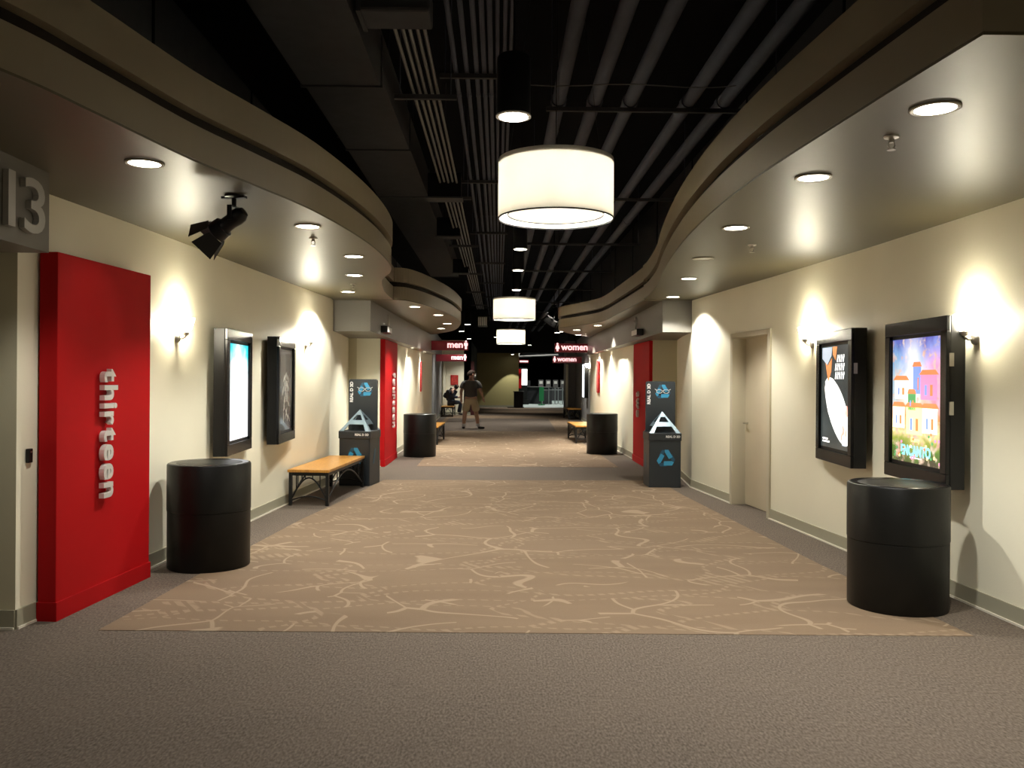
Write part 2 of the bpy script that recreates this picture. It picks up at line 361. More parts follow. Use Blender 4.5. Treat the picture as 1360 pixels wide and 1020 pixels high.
# ================================================================== RED PYLONS WITH LETTERS
def pylon(word, loc, rz, length, zt, depth, label, size, zc, xc):
    t = thing('red_panel', label, 'wall panel', loc, rz, None)
    MB().box(0, length, 0, depth, 0, zt).build('panel', M_RED, t, bevel=.004)
    MB().box(-.012, length+.002, -.012, depth, 0, .115).build('base_strip', M_RED, t)
    # letters stand off the face one by one, reading downwards
    full = turn_cw(text_mb(word, size, .035, .006)); 
    # split: place each letter by its advance
    adv = 0; parts = []
    for ch in word:
        mb = text_mb(ch, size, .035, .006)
        xs = [p[0] for p in mb.v]; wd = max(xs)-min(xs); mb.v = [(p[0]-min(xs)+adv, p[1], p[2]) for p in mb.v]; adv += wd+.085*size; parts.append(turn_cw(mb))
    tot = adv-.085*size
    for mb in parts:
        mb.v = [(p[0]+xc-.3*size, p[1]-.0325, p[2]+zc+tot/2) for p in mb.v]; mb.build('letter', M_LETTER, t)
    return t
A13 = math.atan2(6.45-5.27, -2.62+2.71)
pylon('thirteen', (-2.71, 5.27, 0), A13, 1.18, 2.27, .115, 'red wall panel lettered thirteen, standing by the 13 header', .235, 1.125, .53)
pylon('fourteen', (-1.945, 14.64, 0), PI/2, 1.75, 2.19, .1, 'red wall panel lettered fourteen, standing behind a recycling bin', .25, 1.12, 1.0)
pylon('two', (2.56, 16.1, 0), -PI/2, 1.68, 2.19, .1, 'red wall panel lettered two, standing behind a recycling bin', .25, 1.08, .72)

# header numbers
def number(txt, loc, rz, label, h, sx):
    t = thing('wall_number', label, 'number sign', loc, rz)
    x = 0
    for ch in txt:
        mb = text_mb(ch, h/.72, .03, .004, sx); xs = [p[0] for p in mb.v]; mb.v = [(p[0]-min(xs)+x, p[1]-.018, p[2]) for p in mb.v]; x += (max(xs)-min(xs))+(.085 if h > .28 else .04)
        mb.build('digit', M_DIGIT, t)
    return t
number('13', (-2.54, 4.385, 2.28), PI/2, 'large grey metal number 13 on the dark header over the entrance', .295, 1.32)
number('14', (-1.872, 14.2, 2.34), PI/2+.01, 'grey metal number 14 standing out from the header above red fourteen panel', .25, 1)
number('2', (2.352, 14.55, 2.35), -PI/2, 'grey metal number 2 standing out from the header above red two panel', .25, 1)
def display(loc, rz, label):
    t = thing('display_box', label, 'display', loc, rz)
    MB().box(0, .55, -.11, 0, 0, .105).build('housing', M_BLACK, t, bevel=.004)
    MB().box(.03, .54, -.114, -.11, .012, .093).build('face_plate', M_WHITE, t)
display((-1.866, 13.45, 2.24), PI/2, 'black box with a pale front under the header number 14')
display((2.345, 14.3, 2.245), -PI/2, 'pale-fronted black box on the header over the red two panel')
# flush strip + card reader beside thirteen
t = thing('card_reader', 'small black card reader beside the red thirteen panel', 'card reader', (-2.849, 5.2, .98), PI/2)
MB().box(-.022, .022, -.022, 0, 0, .085).build('body', M_BLACK, t, bevel=.004); MB().box(-.008, .008, -.024, -.022, .06, .07).build('status_light', M_CHROME, t)

# ================================================================== LIGHT FITTINGS
def add_spot(name, parent, loc, watt, angle=150, blend=.5, col=WARM, rad=.05, rot=(0, 0, 0)):
    L = bpy.data.lights.new(name, 'SPOT'); L.energy = watt; L.spot_size = math.radians(angle); L.spot_blend = blend; L.color = col; L.shadow_soft_size = rad
    o = bpy.data.objects.new(name, L); C.objects.link(o); o.location = loc; o.rotation_euler = rot
    if parent: o.parent = parent
    return o
M_TRIM = mat('downlight_trim', (.3, .27, .2), .4)
ring = MB().lathe([(.082, -.001), (.10, -.001), (.102, -.006), (.096, -.010), (.082, -.008)], 28, closed=True).mesh('trim_ring', M_TRIM, True)
lens = MB().lathe([(0, -.003), (.083, -.003), (.083, -.006), (0, -.006)], 28).mesh('lens', M_LENS)
unl = MB().lathe([(0, -.003), (.083, -.003), (.083, -.006), (0, -.006)], 28).mesh('lens', mat('unlit_lens', (.25, .22, .15), .3))
def downlight(x, y, label, group, watt=DOWN_W, z=ZS, lit=True, angle=116, blend=.5, scale=1):
    t = thing('downlight', label, 'downlight', (x, y, z), 0, group); t.scale = (scale,)*3
    for me in (ring, lens if lit else unl):
        o = bpy.data.objects.new(me.name.split('.')[0], me); C.objects.link(o); o.parent = t
    if lit: add_spot('spot_lamp', t, (0, 0, -.03), watt, angle, blend)
    return t
gA, gB, gC, gD = 'downlights over the bench wall', 'downlights over the door wall', 'downlights over the fourteen wall', 'downlights over the wall beyond two'
for i, p in enumerate([(192, 216), (409, 300), (470, 340), (471, 365)]):
    downlight(*px(*p, ZS), 'round lit downlight in the curved soffit above the thirteen panel and bench', gA, DOWN_W*(.5 if i == 0 else 1))
downlight(-1.98, 11.2, 'round lit downlight by the grey header above the bench', None, DOWN_W*1.0, angle=130, blend=.2)
for i, p in enumerate([(1242, 143), (1080, 235), (977, 302), (915, 369.5)]):
    downlight(*px(*p, ZS), 'round lit downlight in the curved soffit above the posters and beige door', gB, DOWN_W)
downlight(2.36, 11.5, 'round lit downlight by the grey header beyond the beige door', None, DOWN_W*1.0, angle=130, blend=.2)
downlight(*px(934, 343, ZS), 'round unlit downlight in the curved soffit above the beige door', None, 0, lit=False)
for p in [(551, 407), (582, 418), (594, 429.5), (586, 436)]:
    downlight(*px(*p, ZS), 'round lit downlight in the bulging soffit above the fourteen panel', gC, DOWN_W*1.7)
for p in [(794, 432), (766, 438), (768, 444.5)]:
    downlight(*px(*p, ZS), 'round lit downlight in the bulging soffit beyond the two panel', gD, DOWN_W*1.7)

for (x, y) in ((-1.895, 18.7), (-1.84, 21.2)):
    downlight(x, y, 'small recessed downlight under the header, washing the fourteen wall', 'wall washers under the fourteen header', 150, z=ZH, angle=75, blend=.4, scale=.55)
for (x, y) in ((2.475, 19.3), (2.46, 21.3)):
    downlight(x, y, 'small recessed downlight under the header, washing the wall beyond two', 'wall washers under the two header', 150, z=ZH, angle=75, blend=.4, scale=.55)
# drum pendants
def shade_mat(name, col, tr):
    M = bpy.data.materials.new(name); M.use_nodes = True; nt = M.node_tree; nt.nodes.remove(nt.nodes['Principled BSDF'])
    d = nt.nodes.new('ShaderNodeBsdfDiffuse'); tl = nt.nodes.new('ShaderNodeBsdfTranslucent'); mx = nt.nodes.new('ShaderNodeMixShader'); mx.inputs[0].default_value = tr
    tc = nt.nodes.new('ShaderNodeTexCoord'); nz = nt.nodes.new('ShaderNodeTexNoise'); nz.inputs['Scale'].default_value = 60; nt.links.new(tc.outputs['Object'], nz.inputs['Vector'])
    r = nt.nodes.new('ShaderNodeValToRGB'); r.color_ramp.elements[0].color = (*[c*.97 for c in col], 1); r.color_ramp.elements[1].color = (*col, 1); nt.links.new(nz.outputs['Fac'], r.inputs[0])
    nt.links.new(r.outputs[0], d.inputs[0]); nt.links.new(r.outputs[0], tl.inputs[0])
    nt.links.new(d.outputs[0], mx.inputs[1]); nt.links.new(tl.outputs[0], mx.inputs[2]); nt.links.new(mx.outputs[0], nt.nodes['Material Output'].inputs[0]); return M
M_SHADE = shade_mat('linen_shade', (.94, .92, .86), .6); M_DIFF = shade_mat('opal_diffuser', (.95, .93, .88), .7)
def drum():
    t = thing('drum_pendant', '', 'pendant lamp', (0, 0, 0))
    R, hh = .45, .46
    MB().lathe([(R, 0), (R, hh), (R-.004, hh), (R-.004, 0)], 64, closed=True).build('shade', M_SHADE, t, True)
    MB().lathe([(0, .035), (R-.075, .035), (R-.075, .04), (0, .04)], 64).build('diffuser', M_DIFF, t)
    MB().lathe([(0, hh-.036), (R-.006, hh-.036), (R-.006, hh-.032), (0, hh-.032)], 64).build('top_reflector', M_WHITE, t)
    rim = MB().lathe([(R+.003, -.004), (R+.003, .006), (R-.007, .006), (R-.007, -.004)], 64, closed=True); rim.lathe([(R-.072, .028), (R-.072, .046), (R-.078, .046), (R-.078, .028)], 64, closed=True)
    rim.build('rim', M_BLACK, t)
    sp = MB()
    for k in range(3): a = k*2*PI/3+.5; sp.tube([(0, 0, hh-.02), (math.cos(a)*(R-.01), math.sin(a)*(R-.01), hh-.02)], .005, 6)
    sp.build('spider', M_BLACK, t)
    for k in range(3):
        a = k*2*PI/3+.5; x, y = math.cos(a), math.sin(a)
        MB().tube([(x*(R-.012), y*(R-.012), hh-.02), (x*.12, y*.12, ZC-2.72)], .0018, 5).build('suspension_cable', M_BLACK, t)
    MB().tube([(-.0, 0, hh-.02), (0, 0, ZC-2.72)], .004, 6).build('power_cord', M_BLACK, t)
    for k in range(3):
        a = k*2*PI/3; b = MB().lathe([(0, 0), (.02, .01), (.032, .04), (.028, .07), (.014, .09), (.014, .12), (0, .12)], 12, (math.cos(a)*.16, math.sin(a)*.16, .17)).build('bulb', M_LENS, t, True)
        L = bpy.data.lights.new('bulb_lamp', 'POINT'); L.energy = DRUM_W; L.color = (1, .97, .90); L.shadow_soft_size = .03
        lo = bpy.data.objects.new('bulb_lamp', L); C.objects.link(lo); lo.location = (math.cos(a)*.16, math.sin(a)*.16, .3 if k else .13); lo.parent = t
    return t
d0 = drum()
def drum_loc(u, vb, wpx):
    Z = F*.9/wpx; a = (u-680)+ROLL*(vb-VH); b = (vb-VH)-ROLL*(u-680)
    return (a/F*Z+Z*math.sin(YAW), Z, H-b*Z/F)
d0.location = drum_loc(738, 291, 153); d0['label'] = 'largest-looking white drum pendant hanging over the patterned carpet between the posters'
d0['label'] = 'white drum pendant lamp hanging over the carpet panel between the poster cases'
dup(d0, drum_loc(683, 425, 56), label='white drum pendant lamp hanging between the fourteen and two panels')
dup(d0, drum_loc(678.5, 457, 38), label='white drum pendant lamp hanging over the walking man')

# black can pendants
def can(loc, label, group=None, r=.1, h=.34, watt=14, ang=110, bl=.7):
    t = thing('can_pendant', label, 'pendant lamp', loc, 0, group)
    MB().lathe([(r, 0), (r, h), (r*.9, h+.015), (0, h+.015)], 28).lathe([(r-.008, .0), (r-.008, .05)], 28).build('can', M_BLACK, t, True)
    MB().lathe([(r-.018, -.003), (r+.004, -.003), (r+.004, .006), (r-.018, .006)], 28, closed=True).build('rim', M_WHITE, t, True)
    MB().lathe([(0, -.006), (r-.016, -.006), (r-.016, -.001), (0, -.001)], 28).build('lens', M_LENS, t)
    MB().tube([(0, 0, h+.01), (0, 0, ZC-loc[2]+.0)], .006, 6).build('stem', M_BLACK, t)
    add_spot('spot_lamp', t, (0, 0, -.02), watt, ang, bl)
    return t
p = px(682, 155, 3.05); can((p[0], p[1], 3.05), 'black can pendant light hanging just before the nearest big drum lamp'.replace('nearest big ', ''), watt=22)
bpy.data.objects['can_pendant']['label'] = 'large black can pendant light hanging above the drum lamp over the poster cases'
for u, v in ((691, 331), (688, 359), (686, 385)):
    q = px(u, v, 3.35); can((q[0], q[1], 3.35), 'black can pendant light in the row between the first two drum lamps', 'can pendants in a row', watt=22)
for u, v in ((621, 431), (613, 440), (623, 450), (651, 472), (740, 442)):
    q = px(u, v, 3.2); can((q[0], q[1], 3.2), 'small black can pendant light under the dark ceiling near the restroom signs', 'can pendants near the restroom signs', watt=300)

# sconces: local -y faces the room
def sconce():
    t = thing('wall_sconce', '', 'wall lamp', (0, 0, 0))
    MB().lathe([(.0, .03), (.02, .029), (.034, .022), (.042, .0)], 20).xf(Matrix.Rotation(PI/2, 4, 'X')).build('backplate', M_CHROME, t, True)
    MB().tube([(0, -.02, 0), (0, -.05, -.004), (0, -.072, .012), (0, -.077, .03)], .009, 8).build('arm', M_CHROME, t, True)
    MB().lathe([(.0, .02), (.02, .022), (.027, .04), (.029, .055)], 16, (0, -.077, 0)).build('cup', M_CHROME, t, True)
    MB().lathe([(.0, .05), (.028, .052), (.045, .08), (.056, .12), (.066, .165), (.062, .165), (.0, .13)], 24, (0, -.077, 0)).build('glass_shade', M_BULB, t, True)
    return t
s0 = sconce(); s0.location = (-2.70, 7.18, 1.835); s0.rotation_euler.z = PI/2+.06; s0['label'] = 'glowing glass wall sconce between the red thirteen panel and white lit poster'
dup(s0, (-2.485, 10.95, 1.92), PI/2+.06, 'glowing glass wall sconce above the bench, past the silvery figure poster')
dup(s0, (3.065, 8.25, 1.87), -PI/2-.07, 'glowing glass wall sconce between the beige door and the dark food poster')
dup(s0, (3.213, 5.68, 1.80), -PI/2-.04, 'glowing glass wall sconce beside the colourful lit poster')

# spotlight with barn doors on the left soffit
def spotlight(loc, rz, tilt, label, watt, scale=1, group=None):
    t = thing('stage_spotlight', label, 'spotlight', loc, rz, group); t.scale = (scale,)*3
    MB().lathe([(0, 0), (.055, 0), (.055, -.014), (.03, -.02), (0, -.02)], 20).box(-.075, .075, -.02, .02, -.022, -.008).build('mount', M_BLACK, t)
    MB().tube([(0, 0, -.015), (0, 0, -.075)], .014, 10).build('swivel', M_BLACK, t, True)
    y = MB()
    for s in (-1, 1): y.box(-.014, .014, s*.05-.004, s*.05+.004, -.155, -.07)
    y.box(-.014, .014, -.054, .054, -.078, -.068); y.build('yoke', M_BLACK, t)
    R = Matrix.Translation((0, 0, -.145)) @ Matrix.Rotation(tilt, 4, 'Y')
    MB().lathe([(0, .085), (.03, .08), (.046, .055), (.05, .02), (.045, -.02), (.045, -.06), (.05, -.075), (.062, -.08), (.066, -.14), (.06, -.14), (.056, -.09), (0, -.088)], 24).xf(R).build('housing', M_BLACK, t, True)
    for k in range(4):
        a = k*PI/2; b = MB().add([(-.05, .066, -.14), (.05, .066, -.14), (.075, .10, -.25), (-.075, .10, -.25), (-.05, .069, -.14), (.05, .069, -.14), (.075, .103, -.25), (-.075, .103, -.25)],
                                 [(0, 1, 2, 3), (7, 6, 5, 4), (0, 4, 5, 1), (1, 5, 6, 2), (2, 6, 7, 3), (3, 7, 4, 0)])
        b.xf(R @ Matrix.Rotation(a+PI/4, 4, 'Z')).build('barn_door', M_BLACK, t)
    MB().lathe([(0, -.10), (.054, -.10), (.054, -.104), (0, -.104)], 20).xf(R).build('lens', M_LENS, t)
    pos = R @ Vector((0, 0, -.13)); add_spot('spot_lamp', t, pos, watt, 50, .6, (1, .93, .8), .02, (R.to_euler()))
    return t
sl = px(311, 259, ZS)
spotlight((sl[0], sl[1], ZS), -.25, math.radians(58), 'black stage spotlight with barn doors hanging from the soffit by thirteen', 6, 1.05)
for (u, v) in ((736, 410), (742, 416)):
    q = px(u, v, 3.2)
    spotlight((q[0], q[1], 3.33), .9, math.radians(50), 'small black spotlight perched over the soffit tip beyond two', 10, 1.3, 'spotlights over the soffit tip')
    MB().tube([(q[0], q[1], 3.32), (q[0], q[1], ZC)], .012, 6)
for o in [o for o in bpy.data.objects if o.name.startswith('stage_spotlight.')]:
    MB().tube([(0, 0, -.005), (0, 0, (ZC-3.33)/1.3)], .01, 6).build('drop_rod', M_BLACK, o)

# sprinklers
def sprinkler(x, y, label):
    t = thing('sprinkler', label, 'sprinkler', (x, y, ZS))
    MB().lathe([(0, -.001), (.035, -.001), (.033, -.008), (.012, -.012), (.012, -.03), (0, -.03)], 16).build('escutcheon', M_CHROME, t, True)
    MB().tube([(.011, 0, -.025), (.016, 0, -.045), (.004, 0, -.062)], .003, 6).tube([(-.011, 0, -.025), (-.016, 0, -.045), (-.004, 0, -.062)], .003, 6).build('frame', M_CHROME, t)
    MB().lathe([(0, -.062), (.02, -.062), (.02, -.065), (0, -.065)], 12).build('deflector', M_CHROME, t)
for p, l in (((416, 316), 'sprinkler head on the soffit above the lit poster and bench'), ((1184, 181), 'sprinkler head between downlights above the colourful poster'), ((999, 325), 'sprinkler head on the soffit above the dark food poster'), ((469, 377), 'sprinkler head on the soffit by the grey header near the bench')):
    sprinkler(*px(*p, ZS), l)

# ================================================================== POSTER CASES
def poster_case(loc, rz, label, W=.98, z0=.78, z1=1.96, D=.13, marg=(.10, .10, .13, .13), screen=None, latch=False):
    t = thing('poster_case', label, 'poster case', loc, rz)
    l, r, b, tp = marg
    MB().box(-W/2, W/2, -D+.03, 0, z0, z1).build('cabinet', M_BLACK, t, bevel=.004)
    f = MB(); f.box(-W/2, W/2, -D, -D+.03, z0, z0+b*.8); f.box(-W/2, W/2, -D, -D+.03, z1-tp*.8, z1); f.box(-W/2, -W/2+l*.85, -D, -D+.03, z0+b*.8, z1-tp*.8); f.box(W/2-r*.85, W/2, -D, -D+.03, z0+b*.8, z1-tp*.8)
    f.build('front_frame', M_BLACKG, t, bevel=.005)
    MB().box(-W/2+l, W/2-r, -D+.022, -D+.03, z0+b, z1-tp).build('poster_sheet', screen, t)
    g = MB(); e = .006
    g.box(-W/2+l*.85, W/2-r*.85, -D+.026, -D+.03, z0+b*.8, z0+b); g.box(-W/2+l*.85, W/2-r*.85, -D+.026, -D+.03, z1-tp, z1-tp*.8)
    g.box(-W/2+l*.85, -W/2+l, -D+.026, -D+.03, z0+b, z1-tp); g.box(W/2-r, W/2-r*.85, -D+.026, -D+.03, z0+b, z1-tp); g.build('inner_border', M_BLACK, t)
    return t
def screen_l1():
    g = G('white_lit_print'); X, Y, Z = g.xyz()
    n = g.noise(6, 3, .4)
    topm = g.math('MULTIPLY', g.math('SUBTRACT', g.math('ADD', Z, g.math('MULTIPLY', g.math('ABSOLUTE', X), .75)), g.math('ADD', 1.55, g.math('MULTIPLY', n, .45))), 4., True)
    c = g.mix(topm, (1, 1, 1), (.0, .62, .72))
    low = g.math('MULTIPLY', g.math('MULTIPLY', g.math('SUBTRACT', 1.06, Z), 4., True), g.math('GREATER_THAN', g.noise(22, 4), .53))
    c = g.mix(g.math('MULTIPLY', low, .45), c, (.25, .27, .3))
    sp = g.math('GREATER_THAN', g.noise(14, 3, 0, (3, 3, 3)), .70); c = g.mix(g.math('MULTIPLY', sp, .6), c, (.45, .28, .3))
    g.put(g.b.inputs['Emission Color'], c); g.b.inputs['Emission Strength'].default_value = 1.25; g.put(g.b.inputs['Base Color'], (.1, .1, .1)); return g.M
def screen_r2():
    g = G('colourful_lit_print'); X, Y, Z = g.xyz()
    n1 = g.noise(5, 3, .6); n2 = g.noise(16, 4, .3, (4, 1, 2)); n3 = g.noise(9, 2, 0, (7, 7, 7))
    zt = g.math('ADD', Z, g.math('MULTIPLY', g.math('SUBTRACT', n1, .5), .35))
    c = g.ramp(g.math('DIVIDE', g.math('SUBTRACT', zt, .9), .92), [(.0, (.06, .05, .02)), (.12, (.10, .22, .02)), (.2, (.35, .4, .05)), (.28, (1, .75, .35)), (.42, (.85, .30, .07)), (.55, (1, .92, .85)), (.7, (.9, .85, .95)), (.82, (.35, .45, .9)), (1, (.10, .10, .45))])
    side = g.math('MULTIPLY', g.math('SUBTRACT', X, .08), 5., True); mid = g.near(Z, 1.5, .12, .15)
    c = g.mix(g.math('MULTIPLY', g.math('MULTIPLY', side, mid), .75), c, (.95, .2, .45))
    left = g.math('MULTIPLY', g.math('SUBTRACT', -.14, X), 6., True); c = g.mix(g.math('MULTIPLY', g.math('MULTIPLY', left, g.near(Z, 1.55, .15, .15)), .6), c, (.05, .3, .42))
    c = g.mix(g.math('MULTIPLY', g.math('SUBTRACT', n2, .52), 6., True), c, g.mix(n3, (.5, .05, .04), (1, .95, .7)))
    glow = g.math('MULTIPLY', g.near(X, -.05, .03, .16), g.near(Z, 1.62, .1, .2)); c = g.mix(g.math('MULTIPLY', glow, .7), c, (1, 1, 1))
    g.put(g.b.inputs['Emission Color'], c); g.b.inputs['Emission Strength'].default_value = 1.15; g.put(g.b.inputs['Base Color'], (.05, .05, .05)); g.b.inputs['Roughness'].default_value = .2; return g.M
def screen_r1():
    g = G('dark_slate_print'); X, Y, Z = g.xyz()
    c = g.mix(g.noise(3, 4), (.018, .024, .023), (.10, .12, .115))
    g.put(g.b.inputs['Emission Color'], c); g.b.inputs['Emission Strength'].default_value = .8; g.put(g.b.inputs['Base Color'], (.02, .02, .02)); g.b.inputs['Roughness'].default_value = .15; return g.M
def screen_l2():
    g = G('grey_unlit_print'); X, Y, Z = g.xyz()
    c = g.mix(g.math('MULTIPLY', g.math('SUBTRACT', Z, .98), 2.2, True), (.015, .015, .015), g.mix(g.noise(4, 5, .5, (0, 0, 0), (3, 1, .6)), (.09, .085, .075), (.24, .23, .20)))
    g.put(g.b.inputs['Base Color'], c); g.b.inputs['Roughness'].default_value = .18; g.b.inputs['Coat Weight'].default_value = .5; return g.M
pc1 = poster_case((-2.638, 8.32, 0), PI/2+.06, 'black poster case with overexposed white and cyan lit poster', screen=screen_l1())
pc2 = poster_case((-2.548, 9.80, 0), PI/2+.06, 'black poster case with unlit grey poster of pale strokes', screen=screen_l2(), W=1.0)
pr1 = poster_case((3.115, 7.55, 0), -PI/2-.072, 'black poster case with dark food poster and white plate', screen=screen_r1(), D=.13)
pr2 = poster_case((3.165, 6.18, 0), -PI/2-.03, 'black poster case with bright colourful lit poster above a trash bin', screen=screen_r2(), D=.13)
# latches on the near edges
for t, zs in ((pr1, (1.62,)), (pr2, (1.33, 1.66))):
    for z in zs: MB().box(.489, .497, -.11, -.08, z-.045, z+.045).build('latch', M_CHROME, t)
for z in (1.9,): MB().box(-.506, -.499, -.125, -.105, z-.05, z+.03).build('latch', M_CHROME, pc2)
# print on the food poster
YF = -.13+.0205
def print_on(t, poly, mt, name='print', y=None): return MB().flat(poly, (y if y is not None else YF), (y if y is not None else YF)+.002).build(name, mt, t)
def emi(name, col, s): return mat(name, col, .5, emit=s, ecol=col)
E_WHITE = emi('lit_white_print', (1, 1, .98), 1.1); E_ORANGE = emi('lit_orange_print', (.75, .30, .10), .9); E_BLUEG = emi('lit_grey_blue_print', (.5, .58, .7), .9); E_PINK = emi('lit_pink_print', (.85, .45, .38), 1.0)
def ell(cx, cz, a, b, rot, n=28, j=0):
    return [(cx+(a*(1+j*random.uniform(-1, 1)))*math.cos(t)*math.cos(rot)-b*math.sin(t)*math.sin(rot), cz+a*math.cos(t)*math.sin(rot)+b*math.sin(t)*math.cos(rot)) for t in [2*PI*k/n for k in range(n)]]
def clip(poly, x0, x1, z0, z1): return [(min(max(x, x0), x1), min(max(z, z0), z1)) for x, z in poly]
BX = (-.385, .385, .915, 1.825)
print_on(pr1, clip(ell(.07, 1.25, .42, .19, -.66, 40, .03), *BX), E_WHITE, 'plate_print')
for k in range(7): print_on(pr1, clip(ell(.24+random.uniform(-.1, .12), 1.12+random.uniform(-.1, .16), .035, .02, random.random()*3, 10), *BX), E_PINK, 'food_print', YF-.002)
print_on(pr1, clip([(-.36, 1.82), (-.36, 1.72), (-.22, 1.66), (-.1, 1.74), (-.08, 1.82)], *BX), E_BLUEG, 'cup_print')
print_on(pr1, clip([(-.26, 1.68), (-.18, 1.50), (-.10, 1.6), (-.08, 1.72), (-.2, 1.65)], *BX), E_ORANGE, 'cone_print', YF-.002)
print_on(pr1, clip([(-.06, 1.82), (-.05, 1.75), (.02, 1.70), (.06, 1.82)], *BX), E_ORANGE, 'cone_print', YF-.002)
print_on(pr1, [(.08, 1.41), (.10, 1.42), (.38, 1.24), (.38, 1.22)], E_BLUEG, 'fork_print')
# brush lettering, unreadable in the photograph: strokes only
for row, (z, n) in enumerate(((1.71, 4), (1.635, 5), (1.56, 5))):
    mb = MB()
    for k in range(n):
        x = .0+.052*k+(.05 if row == 0 else 0)
        mb.flat([(x, z-.03), (x+.026, z-.03), (x+.046, z+.034), (x+.022, z+.036)], YF, YF+.002); mb.flat([(x+.014, z+.004), (x+.046, z+.01), (x+.046, z+.02), (x+.014, z+.016)], YF, YF+.002)
    mb.build('brush_lettering', E_WHITE, pr1)
for z, wd in ((.985, .15), (.96, .2)): print_on(pr1, [(-.34, z-.008), (-.34+wd, z-.008), (-.34+wd, z+.008), (-.34, z+.008)], E_WHITE, 'caption_print')
print_on(pr1, [(.21, .95), (.31, .95), (.31, 1.01), (.28, 1.025), (.24, 1.025), (.21, 1.01)], E_BLUEG, 'emblem_print')
# title on the colourful poster
E_CY = emi('lit_cyan_print', (.25, .75, .95), 1.2); E_YE = emi('lit_yellow_print', (1, .85, .35), 1.2)
centre(text_mb('ENCANTO', .105, .002, .003, .92), 0, YF, 1.00).build('title_lettering', E_CY, pr2)
centre(text_mb('Disney', .05, .002), 0, YF, 1.078).build('small_lettering', E_YE, pr2)
print_on(pr2, [(-.09, .945), (.09, .945), (.09, .953), (-.09, .953)], E_WHITE, 'caption_print')
# generic storybook houses on the print
E_RO = emi('lit_terracotta_print', (.7, .22, .08), 1.0); E_GR = emi('lit_green_print', (.1, .35, .12), .8); E_PK = emi('lit_rose_print', (.9, .25, .45), 1.0); E_CR = emi('lit_cream_print', (1, .9, .7), 1.1); E_BL = emi('lit_blue_print', (.2, .3, .75), 1)
for (x, z, wd, h, a) in ((-.28, 1.16, .2, .16, E_CR), (-.02, 1.12, .26, .2, E_YE), (.22, 1.14, .22, .18, E_CR), (-.24, 1.38, .22, .14, E_CR), (.2, 1.38, .24, .18, E_PK), (.02, 1.42, .12, .2, E_BL), (-.06, 1.3, .12, .12, E_GR)):
    print_on(pr2, [(x-wd/2, z), (x+wd/2, z), (x+wd/2, z+h), (x-wd/2, z+h)], a, 'house_print', YF-.0005)
    print_on(pr2, clip([(x-wd*.62, z+h), (x+wd*.62, z+h), (x+wd*.4, z+h+.035), (x-wd*.4, z+h+.035)], -.385, .385, .92, 1.82), E_RO, 'roof_print', YF-.001)
    for k in range(2): print_on(pr2, [(x-wd*.25+k*wd*.35, z+.03), (x-wd*.1+k*wd*.35, z+.03), (x-wd*.1+k*wd*.35, z+h*.6), (x-wd*.25+k*wd*.35, z+h*.6)], E_RO if k else E_BL, 'opening_print', YF-.0015)
for k in range(26):
    x, z = random.uniform(-.37, .37), random.uniform(.93, 1.14); print_on(pr2, ell(x, z, .014, .012, 0, 7), random.choice((E_GR, E_GR, E_YE, E_PK, E_RO)), 'flower_print', YF-.0016)
# pale strokes on the grey poster
YG = -.13+.0205; M_STR = mat('pale_grey_print', (.6, .57, .5), .4)
for (x, z, l, a, wd) in [(-.02, 1.52, .1, 1.0, .016), (.06, 1.53, .1, 2.0, .016), (-.1, 1.5, .1, .9, .012), (.14, 1.5, .09, 2.1, .012), (-.04, 1.42, .14, 1.4, .022), (.06, 1.41, .14, 1.8, .022), (.14, 1.4, .12, 2.3, .014), (-.16, 1.36, .12, 1.1, .018), (.02, 1.32, .2, 2.1, .026), (.12, 1.28, .2, 1.9, .02), (-.08, 1.24, .14, 1.2, .024), (.16, 1.22, .12, 2.4, .016), (-.1, 1.16, .1, .8, .02), (.05, 1.1, .2, 2.5, .022), (.03, 1.1, .16, .9, .02), (-.12, 1.06, .12, 1.5, .03), (.12, 1.05, .1, 1.0, .02), (.2, 1.04, .14, 2.5, .012)]:
    c, s_ = math.cos(a), math.sin(a)
    print_on(pc2, [(x-c*l/2-s_*wd*.2, z-s_*l/2+c*wd*.2), (x+s_*wd/2, z-c*wd/2), (x+c*l/2, z+s_*l/2), (x-s_*wd/2, z+c*wd/2)], M_STR, 'stroke_print', YG)

# ================================================================== TRASH BINS
def trash_bin():
    t = thing('trash_bin', '', 'trash bin', (0, 0, 0)); R, h = .32, .825
    MB().lathe([(R-.012, 0), (R-.004, .012), (R-.003, .45), (R-.005, .452), (R-.005, .456), (R, .458), (R, h-.012), (R-.006, h-.002), (R-.012, h)], 56).build('body', M_BIN, t, True)
    MB().lathe([(R-.01, h-.003), (R-.02, h+.004), (R-.09, h-.002), (.2, h-.004), (.19, h-.012), (.175, h-.06), (.17, h-.06), (.185, h-.008)], 56, closed=False).build('lid_ring', M_BLACKG, t, True)
    MB().lathe([(0, h-.20), (.18, h-.20), (.18, h-.003), (.176, h-.003), (.176, h-.19), (0, h-.19)], 40).build('opening_sleeve', M_BLACK, t, True)
    return t
# the body has no top cap: build ring top separately
tb = trash_bin(); tb.location = (-2.31, 6.86, 0); tb['label'] = 'tall round black trash bin beside the red thirteen panel'
dup(tb, (2.70, 5.70, 0), 1.2, 'tall round black trash bin under the bright colourful poster')
dup(tb, (-1.53, 16.68, 0), 2.2, 'round black trash bin between the fourteen panel and a wooden bench')
dup(tb, (2.15, 17.55, 0), 3, 'round black trash bin between the two panel and a wooden bench')

